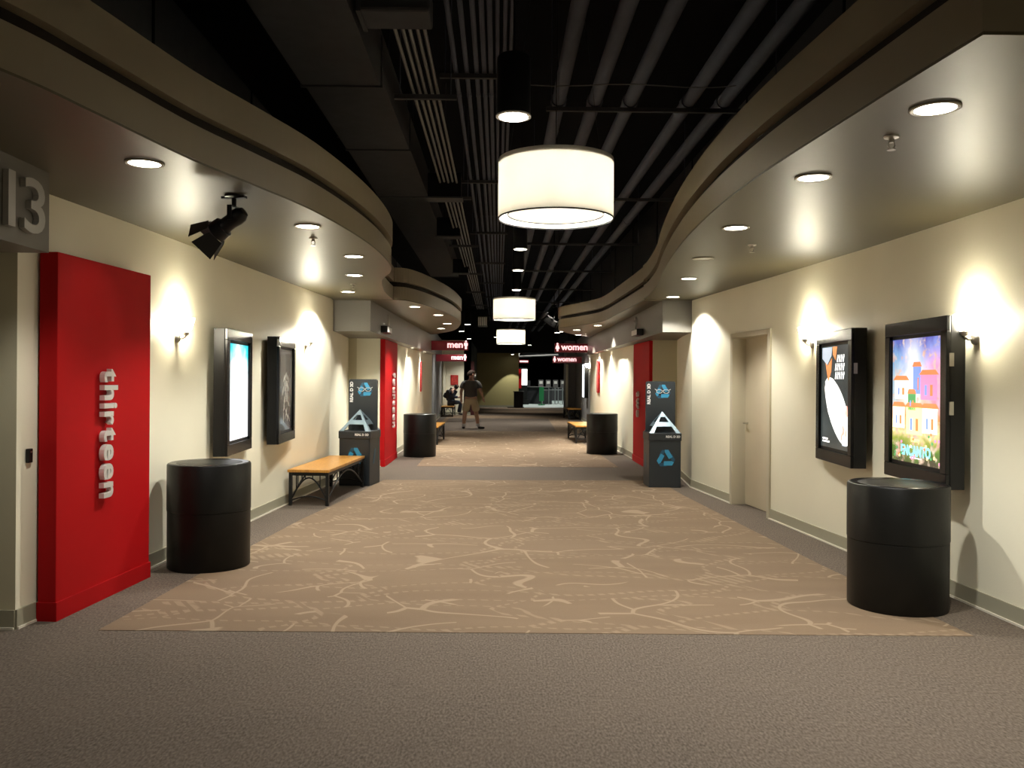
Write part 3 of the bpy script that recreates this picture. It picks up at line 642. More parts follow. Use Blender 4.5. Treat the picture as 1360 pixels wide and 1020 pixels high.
# ================================================================== BENCHES (local: length along y, width along x)
def bench(L=1.9, W=.5, Hh=.43):
    t = thing('bench', '', 'bench', (0, 0, 0))
    MB().box(-W/2, W/2, -L/2, L/2, Hh-.035, Hh).build('seat', M_WOOD, t, bevel=.006)
    x, y = W/2-.03, L/2-.04
    for sx in (-1, 1):
        for sy in (-1, 1): MB().box(sx*x-.018, sx*x+.018, sy*y-.018, sy*y+.018, 0, Hh-.035).build('leg', M_BLACK, t)
    MB().box(-x, x, -y-.012, -y+.012, Hh-.075, Hh-.035).box(-x, x, y-.012, y+.012, Hh-.075, Hh-.035).box(-x-.012, -x+.012, -y, y, Hh-.075, Hh-.035).box(x-.012, x+.012, -y, y, Hh-.075, Hh-.035).build('apron', M_BLACK, t)
    for sx in (-1, 1):
        MB().tube([(sx*x, -y+2*y*k/24, .06+(Hh-.16)*math.sin(PI*k/24)) for k in range(25)], .011, 8).build('side_arch', M_BLACK, t, True)
        for k in range(1, 8):
            yy = -y+2*y*k/8; zz = .06+(Hh-.16)*math.sin(PI*k/8); MB().box(sx*x-.006, sx*x+.006, yy-.006, yy+.006, zz, Hh-.06).build('bar', M_BLACK, t)
    for sy in (-1, 1):
        MB().tube([(-x+2*x*k/16, sy*y, .06+(Hh-.16)*math.sin(PI*k/16)) for k in range(17)], .009, 8).build('end_arch', M_BLACK, t, True)
        for k in range(1, 5):
            xx = -x+2*x*k/5; zz = .06+(Hh-.16)*math.sin(PI*k/5); MB().box(xx-.005, xx+.005, sy*y-.005, sy*y+.005, zz, Hh-.06).build('bar', M_BLACK, t)
        MB().tube([(-x+2*x*k/16, sy*y, .06+.05*math.sin(PI*k/16)) for k in range(17)], .009, 8).build('floor_arch', M_BLACK, t, True)
    return t
b0 = bench(); b0.location = (-2.17, 11.0, 0); b0.rotation_euler.z = -.065; b0['label'] = 'honey wood bench with black arched legs in front of a recycling bin'
dup(b0, (-1.60, 20.5, 0), -.02, 'honey wood bench with black legs beyond the bin near fourteen')
dup(b0, (2.07, 21.2, 0), .02, 'honey wood bench with black legs beyond the bin near two')
dup(b0, (2.9, 33.4, 0), .03, 'dark bench by the grey column past the women signs')
dup(b0, (-2.06, 35.3, 0), 0, 'bench carrying the seated person in dark clothes')

# ================================================================== RECYCLING BINS (front faces -y)
def recyc():
    t = thing('recycling_bin', '', 'recycling bin', (0, 0, 0)); W, D, h = .45, .48, .75
    MB().prism([(-W/2, 0), (W/2, 0), (W/2, D), (-W/2, D)], .0, h).build('body', M_RECY, t, bevel=.012)
    lid = MB().box(-W/2-.008, W/2+.008, -.008, D+.004, h-.09, h+.02).build('lid', M_RECY, t, bevel=.01)
    # rounded sign board
    bw = .215; pts = [(-bw, h+.01), (bw, h+.01)]+[(bw-.03+.03*math.cos(a), 1.47+.03*math.sin(a)) for a in (0, .5, 1.05, PI/2)]+[(-bw+.03-.03*math.sin(a), 1.47+.03*math.cos(a)) for a in (0, .5, 1.05, PI/2)]
    bd = MB().flat(pts, .36, .39).build('sign_board', M_RECY, t)
    # open pyramid of letter-A frames
    zb, za = h+.02, 1.07; ap = Vector((0, .24, za))
    def face(c0, c1, nm):
        c0, c1 = Vector(c0), Vector(c1); mb = MB(); mid = (c0+c1)/2; nrm = (c1-c0).cross(ap-c0).normalized()*-.012
        def P(s, q): return mid+(c1-c0)*s*(1-q)/1+(ap-mid)*q     # s in -.5...5 , q height
        def quad(a): mb.add([a[0], a[1], a[2], a[3]]+[p+nrm for p in a], [(0, 1, 2, 3), (7, 6, 5, 4), (0, 4, 5, 1), (1, 5, 6, 2), (2, 6, 7, 3), (3, 7, 4, 0)])
        quad([P(-.5, 0), P(-.36, 0), P(-.24, .78), P(-.5, .78)]); quad([P(.36, 0), P(.5, 0), P(.5, .78), P(.24, .78)])
        quad([P(-.37, .30), P(.37, .30), P(.33, .50), P(-.33, .50)]); quad([P(-.5, .74), P(.5, .74), P(.5, .985), P(-.5, .985)])
        mb.build(nm, M_SILV, t)
    face((-W/2+.005, .0, zb), (W/2-.005, 0, zb), 'front_a_frame'); face((W/2-.005, 0, zb), (W/2-.005, D, zb), 'side_a_frame'); face((-W/2+.005, D, zb), (-W/2+.005, 0, zb), 'side_a_frame')
    def symbol(cx, cz, s, y, par):
        for k in range(3):
            a = -k*2*PI/3
            def R(p): x, z = p; return (cx+s*(x*math.cos(a)-z*math.sin(a)), cz+s*(x*math.sin(a)+z*math.cos(a)))
            MB().flat([R(p) for p in ((-.12, .92), (.28, .92), (.72, .18), (.36, -.02), (.30, .02), (-.10, .68))], y-.003, y).build('arrow_print', M_BLUE, par)
            MB().flat([R(p) for p in ((-.16, .90), (-.14, .66), (-.46, .16), (-.74, .32), (-.40, .90))], y-.002, y).build('arrow_fold_print', M_BLUED, par)
    symbol(0.01, .41, .135, 0, t); symbol(.03, 1.345, .115, .36, bd)
    gl = MB()
    for s in (-1, 1): gl.tube([(.03+s*.05+.042*math.cos(q), .353, 1.355+.03*math.sin(q)*(1 if math.sin(q) < 0 else .75)) for q in [2*PI*k/18 for k in range(19)]], .005, 6)
    gl.tube([(.02, .353, 1.362), (.04, .353, 1.362)], .005, 6); gl.tube([(-.06, .353, 1.37), (-.085, .353, 1.385)], .006, 6); gl.tube([(.12, .353, 1.37), (.145, .353, 1.385)], .006, 6)
    gl.build('glasses_print', mat('grey_print', (.5, .5, .5), .5), bd, True)
    v = text_mb('REAL D 3D', .062, .002, .0022, 1.0); v.v = [(-p[2], p[1], p[0]) for p in v.v]; centre(v, -.172, .357, 1.315); v.build('vertical_lettering', M_PRINT, bd)
    centre(text_mb('REAL D 3D', .042, .002, .0015), .11, -.0095, h-.03).build('lid_lettering', M_PRINT, lid)
    s = MB()   # faint symbol on the side faces
    MB().flat([(.14, .3), (.2, .3), (.28, .5), (.22, .52)], 0, .003).xf(Matrix(((0, -1, 0, W/2+.003), (1, 0, 0, 0), (0, 0, 1, 0), (0, 0, 0, 1)))).build('side_print', M_BLUED, t)
    MB().flat([(.24, .26), (.32, .26), (.30, .48), (.24, .44)], 0, .003).xf(Matrix(((0, -1, 0, -W/2), (1, 0, 0, 0), (0, 0, 1, 0), (0, 0, 0, 1)))).build('side_print', M_BLUED, t)
    return t
rb = recyc(); rb.location = (2.355, 11.95, 0); rb['label'] = 'black recycling bin with blue arrows by the red two panel'
dup(rb, (-2.02, 12.0, 0), -.17, 'black recycling bin with blue arrows behind the wooden bench')

# ================================================================== RESTROOM SIGNS (face the camera)
M_SIGN = mat('dark_red_sign', (.10, .006, .010), .4, emit=.2, ecol=(.12, .004, .010)); M_NEON = mat('lit_pink_white_letter', (1, .8, .8), .5, emit=1.5, ecol=(1, .5, .52))
def icon(mb, x, z, s, skirt):
    mb.flat(ell(x, z+.86*s, .13*s, .13*s, 0, 12), -.056, -.05)
    if skirt: mb.flat([(x-.14*s, z+.68*s), (x+.14*s, z+.68*s), (x+.3*s, z+.2*s), (x+.12*s, z+.2*s), (x+.12*s, z-.12*s), (x-.12*s, z-.12*s), (x-.12*s, z+.2*s), (x-.3*s, z+.2*s)], -.056, -.05)
    else: mb.flat([(x-.24*s, z+.68*s), (x+.24*s, z+.68*s), (x+.24*s, z+.3*s), (x+.13*s, z+.3*s), (x+.13*s, z-.12*s), (x-.13*s, z-.12*s), (x-.13*s, z+.3*s), (x-.24*s, z+.3*s)], -.056, -.05)
def rsign(word, x0, x1, y, z, label):
    h = .24; t = thing('restroom_sign', label, 'sign', ((x0+x1)/2, y, z)); W = x1-x0
    MB().box(-W/2, W/2, -.05, .05, -h/2, h/2).build('sign_box', M_SIGN, t, bevel=.006)
    mb = centre(text_mb(word, .235, .006, .006), 0, -.053, 0); xs = [p[0] for p in mb.v]; wd = max(xs)-min(xs); ic = MB()
    if word == 'men': dx = W/2-wd/2-.14; icon(ic, W/2-.06, -.065, .2, False)
    else: dx = -W/2+wd/2+.17; icon(ic, -W/2+.075, -.065, .2, True)
    mb.v = [(p[0]+dx, p[1], p[2]-.0) for p in mb.v]; mb.build('lettering', M_NEON, t); ic.build('pictogram', M_NEON, t); return t
rsign('men', -1.75, -.78, 21.9, 2.38, 'red lit men restroom sign projecting from the header beyond fourteen')
rsign('men', -2.2, -1.12, 30, 2.27, 'red lit men restroom sign beyond the first, over the seated person')
rsign('women', 1.50, 2.4, 22.8, 2.375, 'red lit women restroom sign projecting from the header beyond two')
rsign('women', 2.0, 3.08, 31.5, 2.27, 'red lit women restroom sign beyond the first')
# red notices and edge-on posters
def notice(loc, rz, wd, h, mt, label, cat='sign', D=.03):
    t = thing('wall_notice', label, cat, loc, rz); MB().box(-wd/2, wd/2, -D, 0, 0, h).build('panel', M_RED if mt is None else M_BLACK, t)
    MB().box(-wd/2+.03, wd/2-.03, -D-.004, -D, .03, h-.03).build('face', mt or mat('red_notice_print', (.45, .04, .03), .5, var=.5, vscale=14), t); return t
notice((-1.88, 36.49, 1.28), 0, .32, .42, None, 'red notice on the cream wall above the seated person')
notice((-1.97, 21.5, 1.2), PI/2+.03, .5, .75, None, 'red framed notice edge-on at the end of the fourteen wall')
notice((2.528, 21.4, 1.2), -PI/2-.02, .5, .8, None, 'red framed notice at the end of the wall beyond two')
notice((3.1, 29.6, .9), -PI/2-.02, .9, 1.2, emi('lit_pale_print', (.8, .9, 1), 1.3), 'far poster case with a pale lit poster on the grey wall', 'poster case', .14)
t = dup(s0, (3.06, 28.6, 1.9), -PI/2, 'glowing glass wall sconce on the grey wall by the women signs')
# door casings far left
for (x, y, l) in ((-2.36, 36.35, 'pale door casing strip beyond the men signs'), (2.89, 36.45, 'pale casing strip on the grey column past the women signs')):
    tag(MB().box(x-.0, x+.1, y-.06, y+.04, 0, 2.2).build('door_casing', M_WALL), l, 'door casing')
t = thing('red_column_panel', 'narrow dark red panel at the wall corner behind the walking man', 'wall panel', (-1.18, 36.5, 0)); M_DRED = mat('dark_red_paint', (.06, .006, .006), .6); MB().box(0, .14, -.05, .5, 0, 2.3).build('panel', M_DRED, t); MB().box(-.005, .15, -.06, .5, 0, .1).build('base_strip', M_DRED, t)

# ================================================================== OPEN CEILING SERVICES
def pipe(x, z, r, y0, y1, mt, label, group, cat='pipe', coupl=3.1):
    t = thing('pipe' if r > .03 else 'conduit', label, cat, (x, y0, z), 0, group)
    MB().tube([(0, 0, 0), (0, y1-y0, 0)], r, 16 if r > .03 else 8).build('run', mt, t, True)
    k = 1.7
    while k < min(y1-y0, 24): MB().tube([(0, k, 0), (0, k+.12, 0)], r*1.14, 16 if r > .03 else 8).build('coupling', mt, t, True); k += coupl*2
for u in (742, 790, 837, 915, 962):
    q = px(u, 134, 4.25); pipe(q[0], 4.25, .068, .4, 46.8, M_PIPE, 'charcoal pipe running along the ceiling above the posters and beige door', 'big ceiling pipes')
for i, u in enumerate((611, 624, 636, 645, 653, 661, 669, 676)):
    q = px(u, 134, 4.3); pipe(q[0], 4.3, .021 if i < 5 else .016, .4, 40, M_PIPE, 'grey conduit in the bundle running down the middle of the ceiling', 'middle conduits', 'conduit')
for i, u in enumerate((550, 558, 566, 574, 582)):
    q = px(u, 125, 4.0); pipe(q[0], 4.0+.012*(i % 2), .014, 5.95, 30, M_COND, 'bright steel conduit in the bundle beside the dark ducts', 'steel conduits by the ducts', 'conduit')
def strut(x0, x1, y, z, label, group):
    z -= .012; t = thing('pipe_strut', label, 'pipe hanger', ((x0+x1)/2, y, z), 0, group); W = (x1-x0)/2
    MB().box(-W, W, -.02, .02, -.04, 0).build('channel', M_DUCT, t)
    for s in (-1, 1): MB().tube([(s*(W-.05), 0, -.01), (s*(W-.05), 0, ZC-z)], .005, 6).build('threaded_rod', M_PIPE, t)
for k in range(9):
    y = 8.3+4.1*k
    strut(.45, 2.75, y, 4.182, 'strut channel holding up the big charcoal pipes', 'struts under the big pipes')
    strut(-.55, .15, y-.6, 4.278, 'strut channel holding up the middle conduits', 'struts under the middle conduits')
    if y < 30: strut(-.92, -.38, y-.9, 3.985, 'strut channel holding up the steel conduits', 'struts under the steel conduits')
# sagging wire across the pipes
tag(MB().tube([(.05+.23*k, 7.6+.05*math.sin(k), 4.16-.02*math.sin(PI*k/9)) for k in range(10)], .006, 5).build('cable', M_COND), 'thin cable strung across under the charcoal pipes', 'cable')
# ducts
def duct(x0, x1, y0, y1, z0, z1, label, group=None):
    t = thing('air_duct', label, 'air duct', ((x0+x1)/2, y0, z0), 0, group); W = (x1-x0)/2
    MB().box(-W, W, 0, y1-y0, 0, z1-z0).build('casing', M_DUCT, t)
    for yy in (.0, y1-y0-.03): MB().box(-W-.015, W+.015, yy, yy+.03, -.015, z1-z0+.015).build('flange', M_DUCT, t)
    for s in (-1, 1): MB().tube([(s*W*.8, (y1-y0)/2, z1-z0), (s*W*.8, (y1-y0)/2, ZC-z0)], .006, 6).build('hanger_rod', M_DUCT, t)
duct(-1.62, -.98, .3, 7.0, 3.9, 4.3, 'lowest dark duct section, next to the branch box')
duct(-1.72, -1.02, 7.02, 9.6, 4.08, 4.48, 'middle dark duct section stepping up behind the lowest')
duct(-1.82, -1.07, 9.62, 12.8, 4.24, 4.64, 'third dark duct section stepping up above the bulging soffit')
duct(-1.92, -1.15, 12.82, 24, 4.4, 4.8, 'long dark duct section running on over the fourteen wall')
t = thing('branch_duct', 'dark branch duct box sticking out across the conduits', 'air duct', (-.71, 5.75, 3.92)); MB().box(-.24, .24, -.16, .16, 0, .2).build('casing', M_DUCT, t, bevel=.02); MB().box(-.24, -.21, -.17, .17, -.01, .21).build('flange', M_DUCT, t)
for (u, v, wd, zc, l) in ((591, 245, .42, 4.0, 'dark junction box hanging by the steel conduits, larger one'), (596, 300, .38, 4.05, 'dark junction box farther along the steel conduits'), (612, 352, .34, 4.05, 'dark junction box above the soffit tip of fourteen')):
    q = px(u, v, zc); t = thing('junction_box', l, 'junction box', (q[0], q[1], zc)); MB().box(-wd/2, wd/2, -.12, .12, -.18, .12).build('box', M_BLACKCEIL, t, bevel=.01); MB().box(-wd/2-.02, wd/2+.02, -.13, .13, -.20, -.18).build('lip', M_DUCT, t); MB().tube([(0, 0, .11), (0, 0, ZC-zc)], .008, 6).build('rod', M_DUCT, t)
q = px(641, 430, 3.4); t = thing('loudspeaker', 'grey slatted loudspeaker hanging under the far dark ceiling', 'loudspeaker', (q[0], q[1], 3.3)); MB().box(-.16, .16, -.12, .12, 0, .34).build('cabinet', M_COND, t, bevel=.01)
for k in range(5): MB().box(-.14+.06*k, -.11+.06*k, -.13, -.12, .03, .31).build('slat', M_WHITE, t)
MB().tube([(0, 0, .33), (0, 0, ZC-3.3)], .01, 6).build('rod', M_BLACK, t)

# ================================================================== PEOPLE
def skinned(nodes, edges, root):
    me = bpy.data.meshes.new('sk'); names = list(nodes)
    me.from_pydata([nodes[n][:3] for n in names], [(names.index(a), names.index(b)) for a, b in edges], []); me.update()
    o = bpy.data.objects.new('sk', me); C.objects.link(o); sk = o.modifiers.new('skin', 'SKIN'); sk.use_smooth_shade = True; sk.branch_smoothing = .4
    for i, n in enumerate(names):
        d = me.skin_vertices[0].data[i]; d.radius = nodes[n][3:5]; d.use_root = (n == root)
    s = o.modifiers.new('sub', 'SUBSURF'); s.levels = s.render_levels = 2
    bpy.context.view_layer.update(); dg = bpy.context.evaluated_depsgraph_get(); ev = o.evaluated_get(dg); mm = ev.to_mesh()
    mb = MB(); mb.v = [tuple(v.co) for v in mm.vertices]; mb.f = [tuple(p.vertices) for p in mm.polygons]; ev.to_mesh_clear()
    bpy.data.objects.remove(o); bpy.data.meshes.remove(me); return mb
def hand(mb, wrist, d, out):
    """palm and five bent fingers added to the body mesh; d: pointing direction, out: thumb side"""
    W_ = Vector(wrist); d = Vector(d).normalized(); out = Vector(out).normalized(); nrm = d.cross(out).normalized()
    mb.tube([W_-d*.02, W_+d*.03, W_+d*.085], [.026, .034, .036], 8)
    for k, L in enumerate((.07, .08, .074, .058)):
        b = W_+d*.078+out*(.027-.018*k); mb.tube([b, b+d*L*.5+nrm*.004, b+d*L*.85+nrm*.022, b+d*L+nrm*.036], [.0088, .0084, .008, .005], 6)
    b = W_+d*.03+out*.026; mb.tube([b, b+d*.03+out*.022, b+d*.062+out*.028+nrm*.012], [.011, .0095, .006], 6)
def head_bits(mb, c, r, fwd, side):
    c = Vector(c); fwd = Vector(fwd).normalized(); side = Vector(side).normalized(); upv = Vector((0, 0, 1))
    mb.tube([c+fwd*(r*.9)+upv*.02, c+fwd*(r*1.22)-upv*.025], [.009, .016], 6)
    for s in (-1, 1): mb.tube([c+side*s*r*.86+upv*.03, c+side*s*r*.98-fwd*.006, c+side*s*r*.88-upv*.035], [.012, .02, .01], 6)
# walking man, back to the camera, head turned to his right
man = thing('person', 'man walking away in charcoal T-shirt, khaki shorts, white mask and dark shoes', 'person', (-.86, 26.0, 0))
nd = {'pelvis': (.02, 0, .95, .155, .115), 'waist': (.02, 0, 1.1, .155, .115), 'chest': (.02, .02, 1.30, .18, .12), 'collar': (.02, .02, 1.44, .11, .08), 'neck': (.025, .03, 1.53, .058, .06), 'jaw': (.035, .045, 1.60, .07, .08), 'head': (.04, .045, 1.69, .078, .092), 'crown': (.035, .04, 1.74, .06, .07),
      'lsh': (-.165, .015, 1.41, .062, .062), 'lel': (-.24, -.01, 1.14, .047, .047), 'lwr': (-.235, .05, .91, .030, .030), 'rsh': (.205, .015, 1.41, .062, .062), 'rel': (.285, -.03, 1.15, .047, .047), 'rwr': (.345, .05, .95, .030, .030),
      'lhip': (-.085, 0, .88, .09, .095), 'lkn': (-.13, -.02, .50, .06, .062), 'lca': (-.145, -.05, .33, .055, .06), 'lan': (-.16, -.06, .10, .036, .038), 'rhip': (.125, .0, .88, .09, .095), 'rkn': (.16, .06, .50, .06, .062), 'rca': (.19, .02, .33, .055, .06), 'ran': (.215, -.0, .10, .036, .038)}
ed = [('pelvis', 'waist'), ('waist', 'chest'), ('chest', 'collar'), ('collar', 'neck'), ('neck', 'jaw'), ('jaw', 'head'), ('head', 'crown'), ('collar', 'lsh'), ('lsh', 'lel'), ('lel', 'lwr'), ('collar', 'rsh'), ('rsh', 'rel'), ('rel', 'rwr'), ('pelvis', 'lhip'), ('lhip', 'lkn'), ('lkn', 'lca'), ('lca', 'lan'), ('pelvis', 'rhip'), ('rhip', 'rkn'), ('rkn', 'rca'), ('rca', 'ran')]
mb = skinned(nd, ed, 'pelvis'); hand(mb, nd['lwr'][:3], (0, .12, -1), (.2, 1, .1)); hand(mb, nd['rwr'][:3], (.15, .2, -1), (-.2, 1, .1))
HF = Vector((.93, .36, 0)); HS = Vector((-.36, .93, 0)); head_bits(mb, (.04, .045, 1.665), .088, HF, HS)
for s in (-1, 1): pe = Vector((.04, .045, 1.675))+HF*.082+HS*s*.032; mb.lathe([(0, -.012), (.011, 0), (0, .012)], 8, tuple(pe))
mb.build('body', M_SKIN, man, True)
def grow(n, k, dk={}): return {a: (nd[a][0], nd[a][1], nd[a][2], nd[a][3]+k+dk.get(a, 0), nd[a][4]+k+dk.get(a, 0)) for a in n}
sh = grow(['waist', 'chest', 'collar', 'lsh', 'rsh'], .022); sh['hem'] = (.02, 0, .93, .20, .15); sh['lsl'] = (-.222, 0, 1.22, .078, .078); sh['rsl'] = (.268, -.01, 1.22, .078, .078); sh['collar'] = (.02, .02, 1.455, .11, .085)
skinned(sh, [('hem', 'waist'), ('waist', 'chest'), ('chest', 'collar'), ('collar', 'lsh'), ('lsh', 'lsl'), ('collar', 'rsh'), ('rsh', 'rsl')], 'chest').build('t_shirt', M_TEE, man, True)
so = {'wst': (.02, 0, 1.0, .17, .13), 'pelvis': (.02, 0, .92, .185, .14), 'lh': (-.08, 0, .80, .125, .12), 'lk': (-.125, -.015, .52, .115, .11), 'rh': (.125, .01, .80, .125, .12), 'rk': (.16, .05, .52, .115, .11)}
skinned(so, [('wst', 'pelvis'), ('pelvis', 'lh'), ('lh', 'lk'), ('pelvis', 'rh'), ('rh', 'rk')], 'pelvis').build('shorts', M_KHA, man, True)
def shoe(par, x, y, ang, lift=0):
    c, s = math.cos(ang), math.sin(ang); n = {'heel': (x-.0*c, y, .055, .042, .045), 'mid': (x+.09*c, y+.09*s, .048, .045, .04), 'toe': (x+.19*c, y+.19*s, .04, .04, .03)}
    skinned(n, [('heel', 'mid'), ('mid', 'toe')], 'heel').build('shoe', M_SHOE, par, True)
shoe(man, -.165, -.065, PI/2+.1); shoe(man, .215, -.005, .5)
for x, y in ((-.16, -.06), (.215, 0)): MB().lathe([(.046, .08), (.047, .17), (.04, .17), (.04, .08)], 12, (x, y, 0), True).build('sock', M_MASK, man, True)
hc = Vector((.03, .035, 1.70))
hb = MB()
for i in range(9):
    th = i/8*PI*.62
    for k in range(20): a = 2*PI*k/20; r_ = .096*math.sin(th); p = hc+HF*(math.cos(a)*r_*1.08-.016*math.sin(th))+HS*(math.sin(a)*r_*.9); hb.v.append((p.x, p.y, hc.z+.1*math.cos(th)-(.035 if math.cos(a) < 0 else -.02)*math.sin(th)**2))
for i in range(8):
    for k in range(20): q = (k+1) % 20; hb.f.append((i*20+k, i*20+q, i*20+20+q, i*20+20+k))
hb.build('hair', M_HAIR, man, True)
mk = MB()
for i in range(5):
    z = 1.575+.085*i/4
    for k in range(9): a = -1.25+2.5*k/8; rr = .1+.012*math.sin(PI*i/4)*math.cos(a); p = Vector((.037, .045, 0))+HF*math.cos(a)*rr+HS*math.sin(a)*rr*.86; mk.v.append((p.x, p.y, z))
for i in range(4):
    for k in range(8): mk.f.append((i*9+k, i*9+k+1, i*9+10+k, i*9+9+k))
mk.build('face_mask', M_MASK, man, True)
# seated person facing +x, bent over the lap
sit = thing('person', 'seated person in dark hood and navy clothes bent forward on a bench', 'person', (-2.0, 35.3, .035))
nd = {'pelvis': (-.02, 0, .55, .14, .15), 'waist': (.0, 0, .70, .13, .15), 'chest': (.08, 0, .92, .13, .17), 'collar': (.16, 0, 1.05, .08, .11), 'neck': (.22, 0, 1.12, .055, .055), 'jaw': (.29, 0, 1.17, .07, .065), 'head': (.31, 0, 1.245, .09, .078),
      'lsh': (.12, .17, 1.02, .06, .06), 'lel': (.14, .24, .76, .048, .048), 'lwr': (.36, .12, .74, .032, .032), 'rsh': (.12, -.17, 1.02, .06, .06), 'rel': (.14, -.24, .76, .048, .048), 'rwr': (.36, -.10, .74, .032, .032),
      'lhip': (.02, .09, .54, .095, .095), 'lkn': (.44, .13, .53, .065, .065), 'lan': (.34, .13, .11, .042, .042), 'rhip': (.02, -.09, .54, .095, .095), 'rkn': (.46, -.12, .53, .065, .065), 'ran': (.42, -.13, .11, .042, .042)}
ed = [('pelvis', 'waist'), ('waist', 'chest'), ('chest', 'collar'), ('collar', 'neck'), ('neck', 'jaw'), ('jaw', 'head'), ('collar', 'lsh'), ('lsh', 'lel'), ('lel', 'lwr'), ('collar', 'rsh'), ('rsh', 'rel'), ('rel', 'rwr'), ('pelvis', 'lhip'), ('lhip', 'lkn'), ('lkn', 'lan'), ('pelvis', 'rhip'), ('rhip', 'rkn'), ('rkn', 'ran')]
mb = skinned(nd, ed, 'pelvis'); hand(mb, nd['lwr'][:3], (1, -.3, .1), (0, -.2, 1)); hand(mb, nd['rwr'][:3], (1, .3, .1), (0, .2, 1)); head_bits(mb, (.31, 0, 1.2), .085, (1, 0, -.5), (0, 1, 0))
mb.build('body', M_SKIN, sit, True)
jk = {a: (*nd[a][:3], nd[a][3]+.022, nd[a][4]+.022) for a in ('waist', 'chest', 'collar', 'lsh', 'lel', 'rsh', 'rel')}; jk['hem'] = (-.02, 0, .56, .17, .18); jk['lw'] = (.33, .13, .745, .05, .05); jk['rw'] = (.33, -.11, .745, .05, .05)
skinned(jk, [('hem', 'waist'), ('waist', 'chest'), ('chest', 'collar'), ('collar', 'lsh'), ('lsh', 'lel'), ('lel', 'lw'), ('collar', 'rsh'), ('rsh', 'rel'), ('rel', 'rw')], 'chest').build('jacket', M_NAVY, sit, True)
tr = {a: (*nd[a][:3], nd[a][3]+.015, nd[a][4]+.015) for a in ('pelvis', 'lhip', 'lkn', 'lan', 'rhip', 'rkn', 'ran')}
skinned(tr, [('pelvis', 'lhip'), ('lhip', 'lkn'), ('lkn', 'lan'), ('pelvis', 'rhip'), ('rhip', 'rkn'), ('rkn', 'ran')], 'pelvis').build('trousers', M_NAVY, sit, True)
skinned({'a': (.2, 0, 1.09, .09, .1), 'b': (.27, 0, 1.19, .115, .1), 'c': (.30, 0, 1.27, .11, .095)}, [('a', 'b'), ('b', 'c')], 'a').build('hood', M_DHAIR, sit, True)
shoe(sit, .34, .13, 0); shoe(sit, .42, -.13, 0)
man.scale = (1.16, 1.1, 1.0)
bp = thing('backpack', 'black backpack worn by the seated person', 'bag', (-2.16, 35.3, .62)); MB().box(-.16, .02, -.15, .15, .1, .46).build('main_compartment', M_BAG, bp, bevel=.04); MB().box(-.2, -.15, -.11, .11, .12, .3).build('front_pocket', M_BAG, bp, bevel=.02)
MB().tube([(-.05, 0, .45), (-.07, 0, .5), (-.1, 0, .45)], .01, 6).build('handle', M_BAG, bp)
for o in [bp]: o.rotation_euler = (0, .42, 0)

# ================================================================== FAR END AND LOBBY
t = thing('podium', 'small black podium at the far lobby opening', 'podium', (1.1, 46.4, 0)); MB().box(-.25, .25, -.22, .22, .04, .86).build('body', M_BLACK, t, bevel=.01); MB().box(-.29, .29, -.26, .26, .86, .9).build('top', M_BLACK, t); MB().box(-.6, .3, -.3, .3, 0, .04).build('base', M_BLACK, t)
t = thing('lit_display', 'white lit display panel with a red side past the podium', 'display', (1.45, 53, 0)); MB().box(-.3, .35, -.1, .1, .3, 2.3).build('frame', M_BLACK, t); MB().box(.0, .34, -.12, -.1, 1.2, 2.2).build('lit_panel', emi('lit_white_panel', (1, .97, .92), 2), t); MB().box(-.29, -.02, -.12, -.1, 1.0, 2.2).build('red_panel', M_RED, t); MB().box(-.4, .45, -.25, .25, 0, .3).build('base', M_BLACK, t)
t = thing('lobby_sign', 'small red lit sign high up in the lobby', 'sign', (1.55, 52, 2.55)); MB().box(-.3, .3, -.04, .04, 0, .2).build('sign_box', M_SIGN, t)
MB().box(-.25, .25, -.045, -.04, .06, .15).build('lit_lettering', M_NEON, t); MB().tube([(0, 0, .19), (0, 0, ZC-2.55)], .012, 6).build('rod', M_BLACK, t)
M_STEEL = mat('stanchion_steel', (.4, .42, .42), .35, metal=.8)
for k in range(7):
    x = 2.75+.42*(k % 4)+.3*(k//4); y = 53+2.2*(k//4)+.4*(k % 3)
    t = thing('queue_post', 'steel queue post with belt standing in the lobby', 'queue post', (x, y, 0), 0, 'queue posts in the lobby')
    MB().lathe([(0, 0), (.17, 0), (.17, .02), (.03, .035), (.03, 1.0), (.035, 1.02), (0, 1.03)], 12).build('post', M_STEEL, t, True); MB().box(.0, .42, -.003, .003, .88, .94).build('belt', M_STEEL, t)
M_GREEN = mat('green_plastic', (.03, .30, .10), .5)
t = thing('green_stand', 'green sign stand among the lobby queue posts', 'sign stand', (2.62, 51.5, 0)); MB().box(-.14, .14, -.03, .03, .25, 1.1).build('panel', M_GREEN, t); MB().box(-.2, .2, -.18, .18, 0, .05).build('foot', M_GREEN, t); MB().box(-.03, .03, -.02, .02, .05, .25).build('stem', M_GREEN, t)
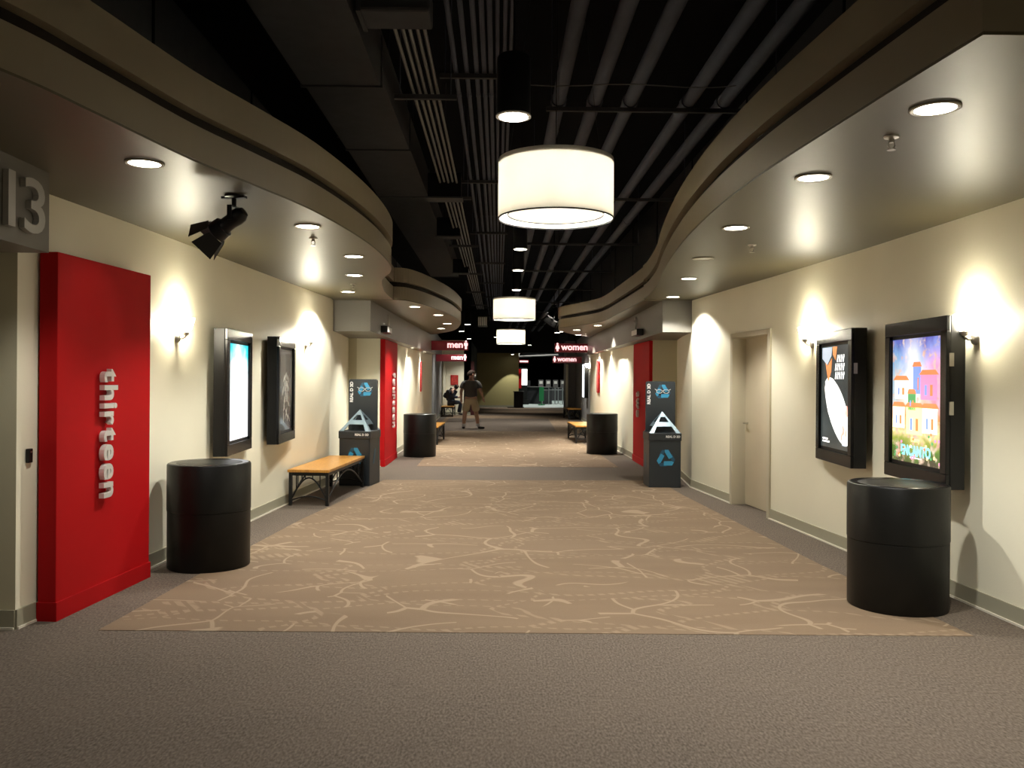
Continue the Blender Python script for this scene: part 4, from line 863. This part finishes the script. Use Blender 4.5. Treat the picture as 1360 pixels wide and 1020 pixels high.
t = thing('concession_counter', 'dark concession counter angled across the lobby', 'counter', (2.1, 55, 0), -.9); MB().box(-1.6, 1.6, -.4, .4, 0, 1.05).build('body', M_UPPER, t); MB().box(-1.68, 1.68, -.46, .46, 1.05, 1.1).build('worktop', M_COND, t); MB().box(-1.5, -.4, -.3, .3, 1.1, 1.5).build('display_case', M_UPPER, t)
for k in range(4):
    t = thing('drink_machine', 'pale machine standing on the lobby back counter', 'machine', (3.2+.55*k, 64, 1.0), 0, 'machines on the back counter'); MB().box(-.18, .18, -.2, .2, 0, .55).build('body', M_COND, t); MB().box(-.12, .12, -.21, -.2, .25, .45).build('panel', M_WHITE, t)
t = thing('back_counter', 'long dark back counter in the lobby', 'counter', (5, 64, 0)); MB().box(-2.6, 2.6, -.35, .35, 0, .95).build('body', M_UPPER, t); MB().box(-2.65, 2.65, -.4, .4, .95, 1.0).build('worktop', M_COND, t)
t = thing('ceiling_duct', 'pale round duct crossing under the lobby ceiling', 'air duct', (1.6, 52, 2.95)); MB().tube([(-.5, 0, 0), (3.2, 1, .2)], .06, 10).build('run', M_COND, t, True); MB().lathe([(.12, 0), (.2, .3), (0, .32)], 12, (-.5, 0, -.1)).build('outlet', M_WHITE, t); MB().tube([(1.3, .5, .05), (1.3, .5, ZC-2.95)], .01, 6).build('rod', M_BLACK, t)
for (x, y, wt) in ((3, 51, 900), (3.5, 57, 900), (2.2, 62, 600)):
    downlight(x, y, 'lit downlight in the black lobby ceiling', 'lobby downlights', wt, z=ZC, angle=140)
can((.75, 46.2, 2.9), 'black can pendant light washing the mustard far wall', watt=200, ang=76, bl=.12)
for x, y in ((1.5, 41), (-.1, 33.5), (2.2, 29.5)): can((x, y, 3.2), 'small black can pendant added to brighten the carpet before the far wall', 'added can pendants before the far wall', watt=150, ang=90)  # extra lamps added to brighten the dim far carpet
# lights of the corridor behind the camera
for (x, y) in ((-1.9, 0.2), (1.9, .4), (0, -2.2)):
    can((x, y, 3.4), 'black can pendant light behind the entrance', 'can pendants behind the entrance', .14, .34, 290)
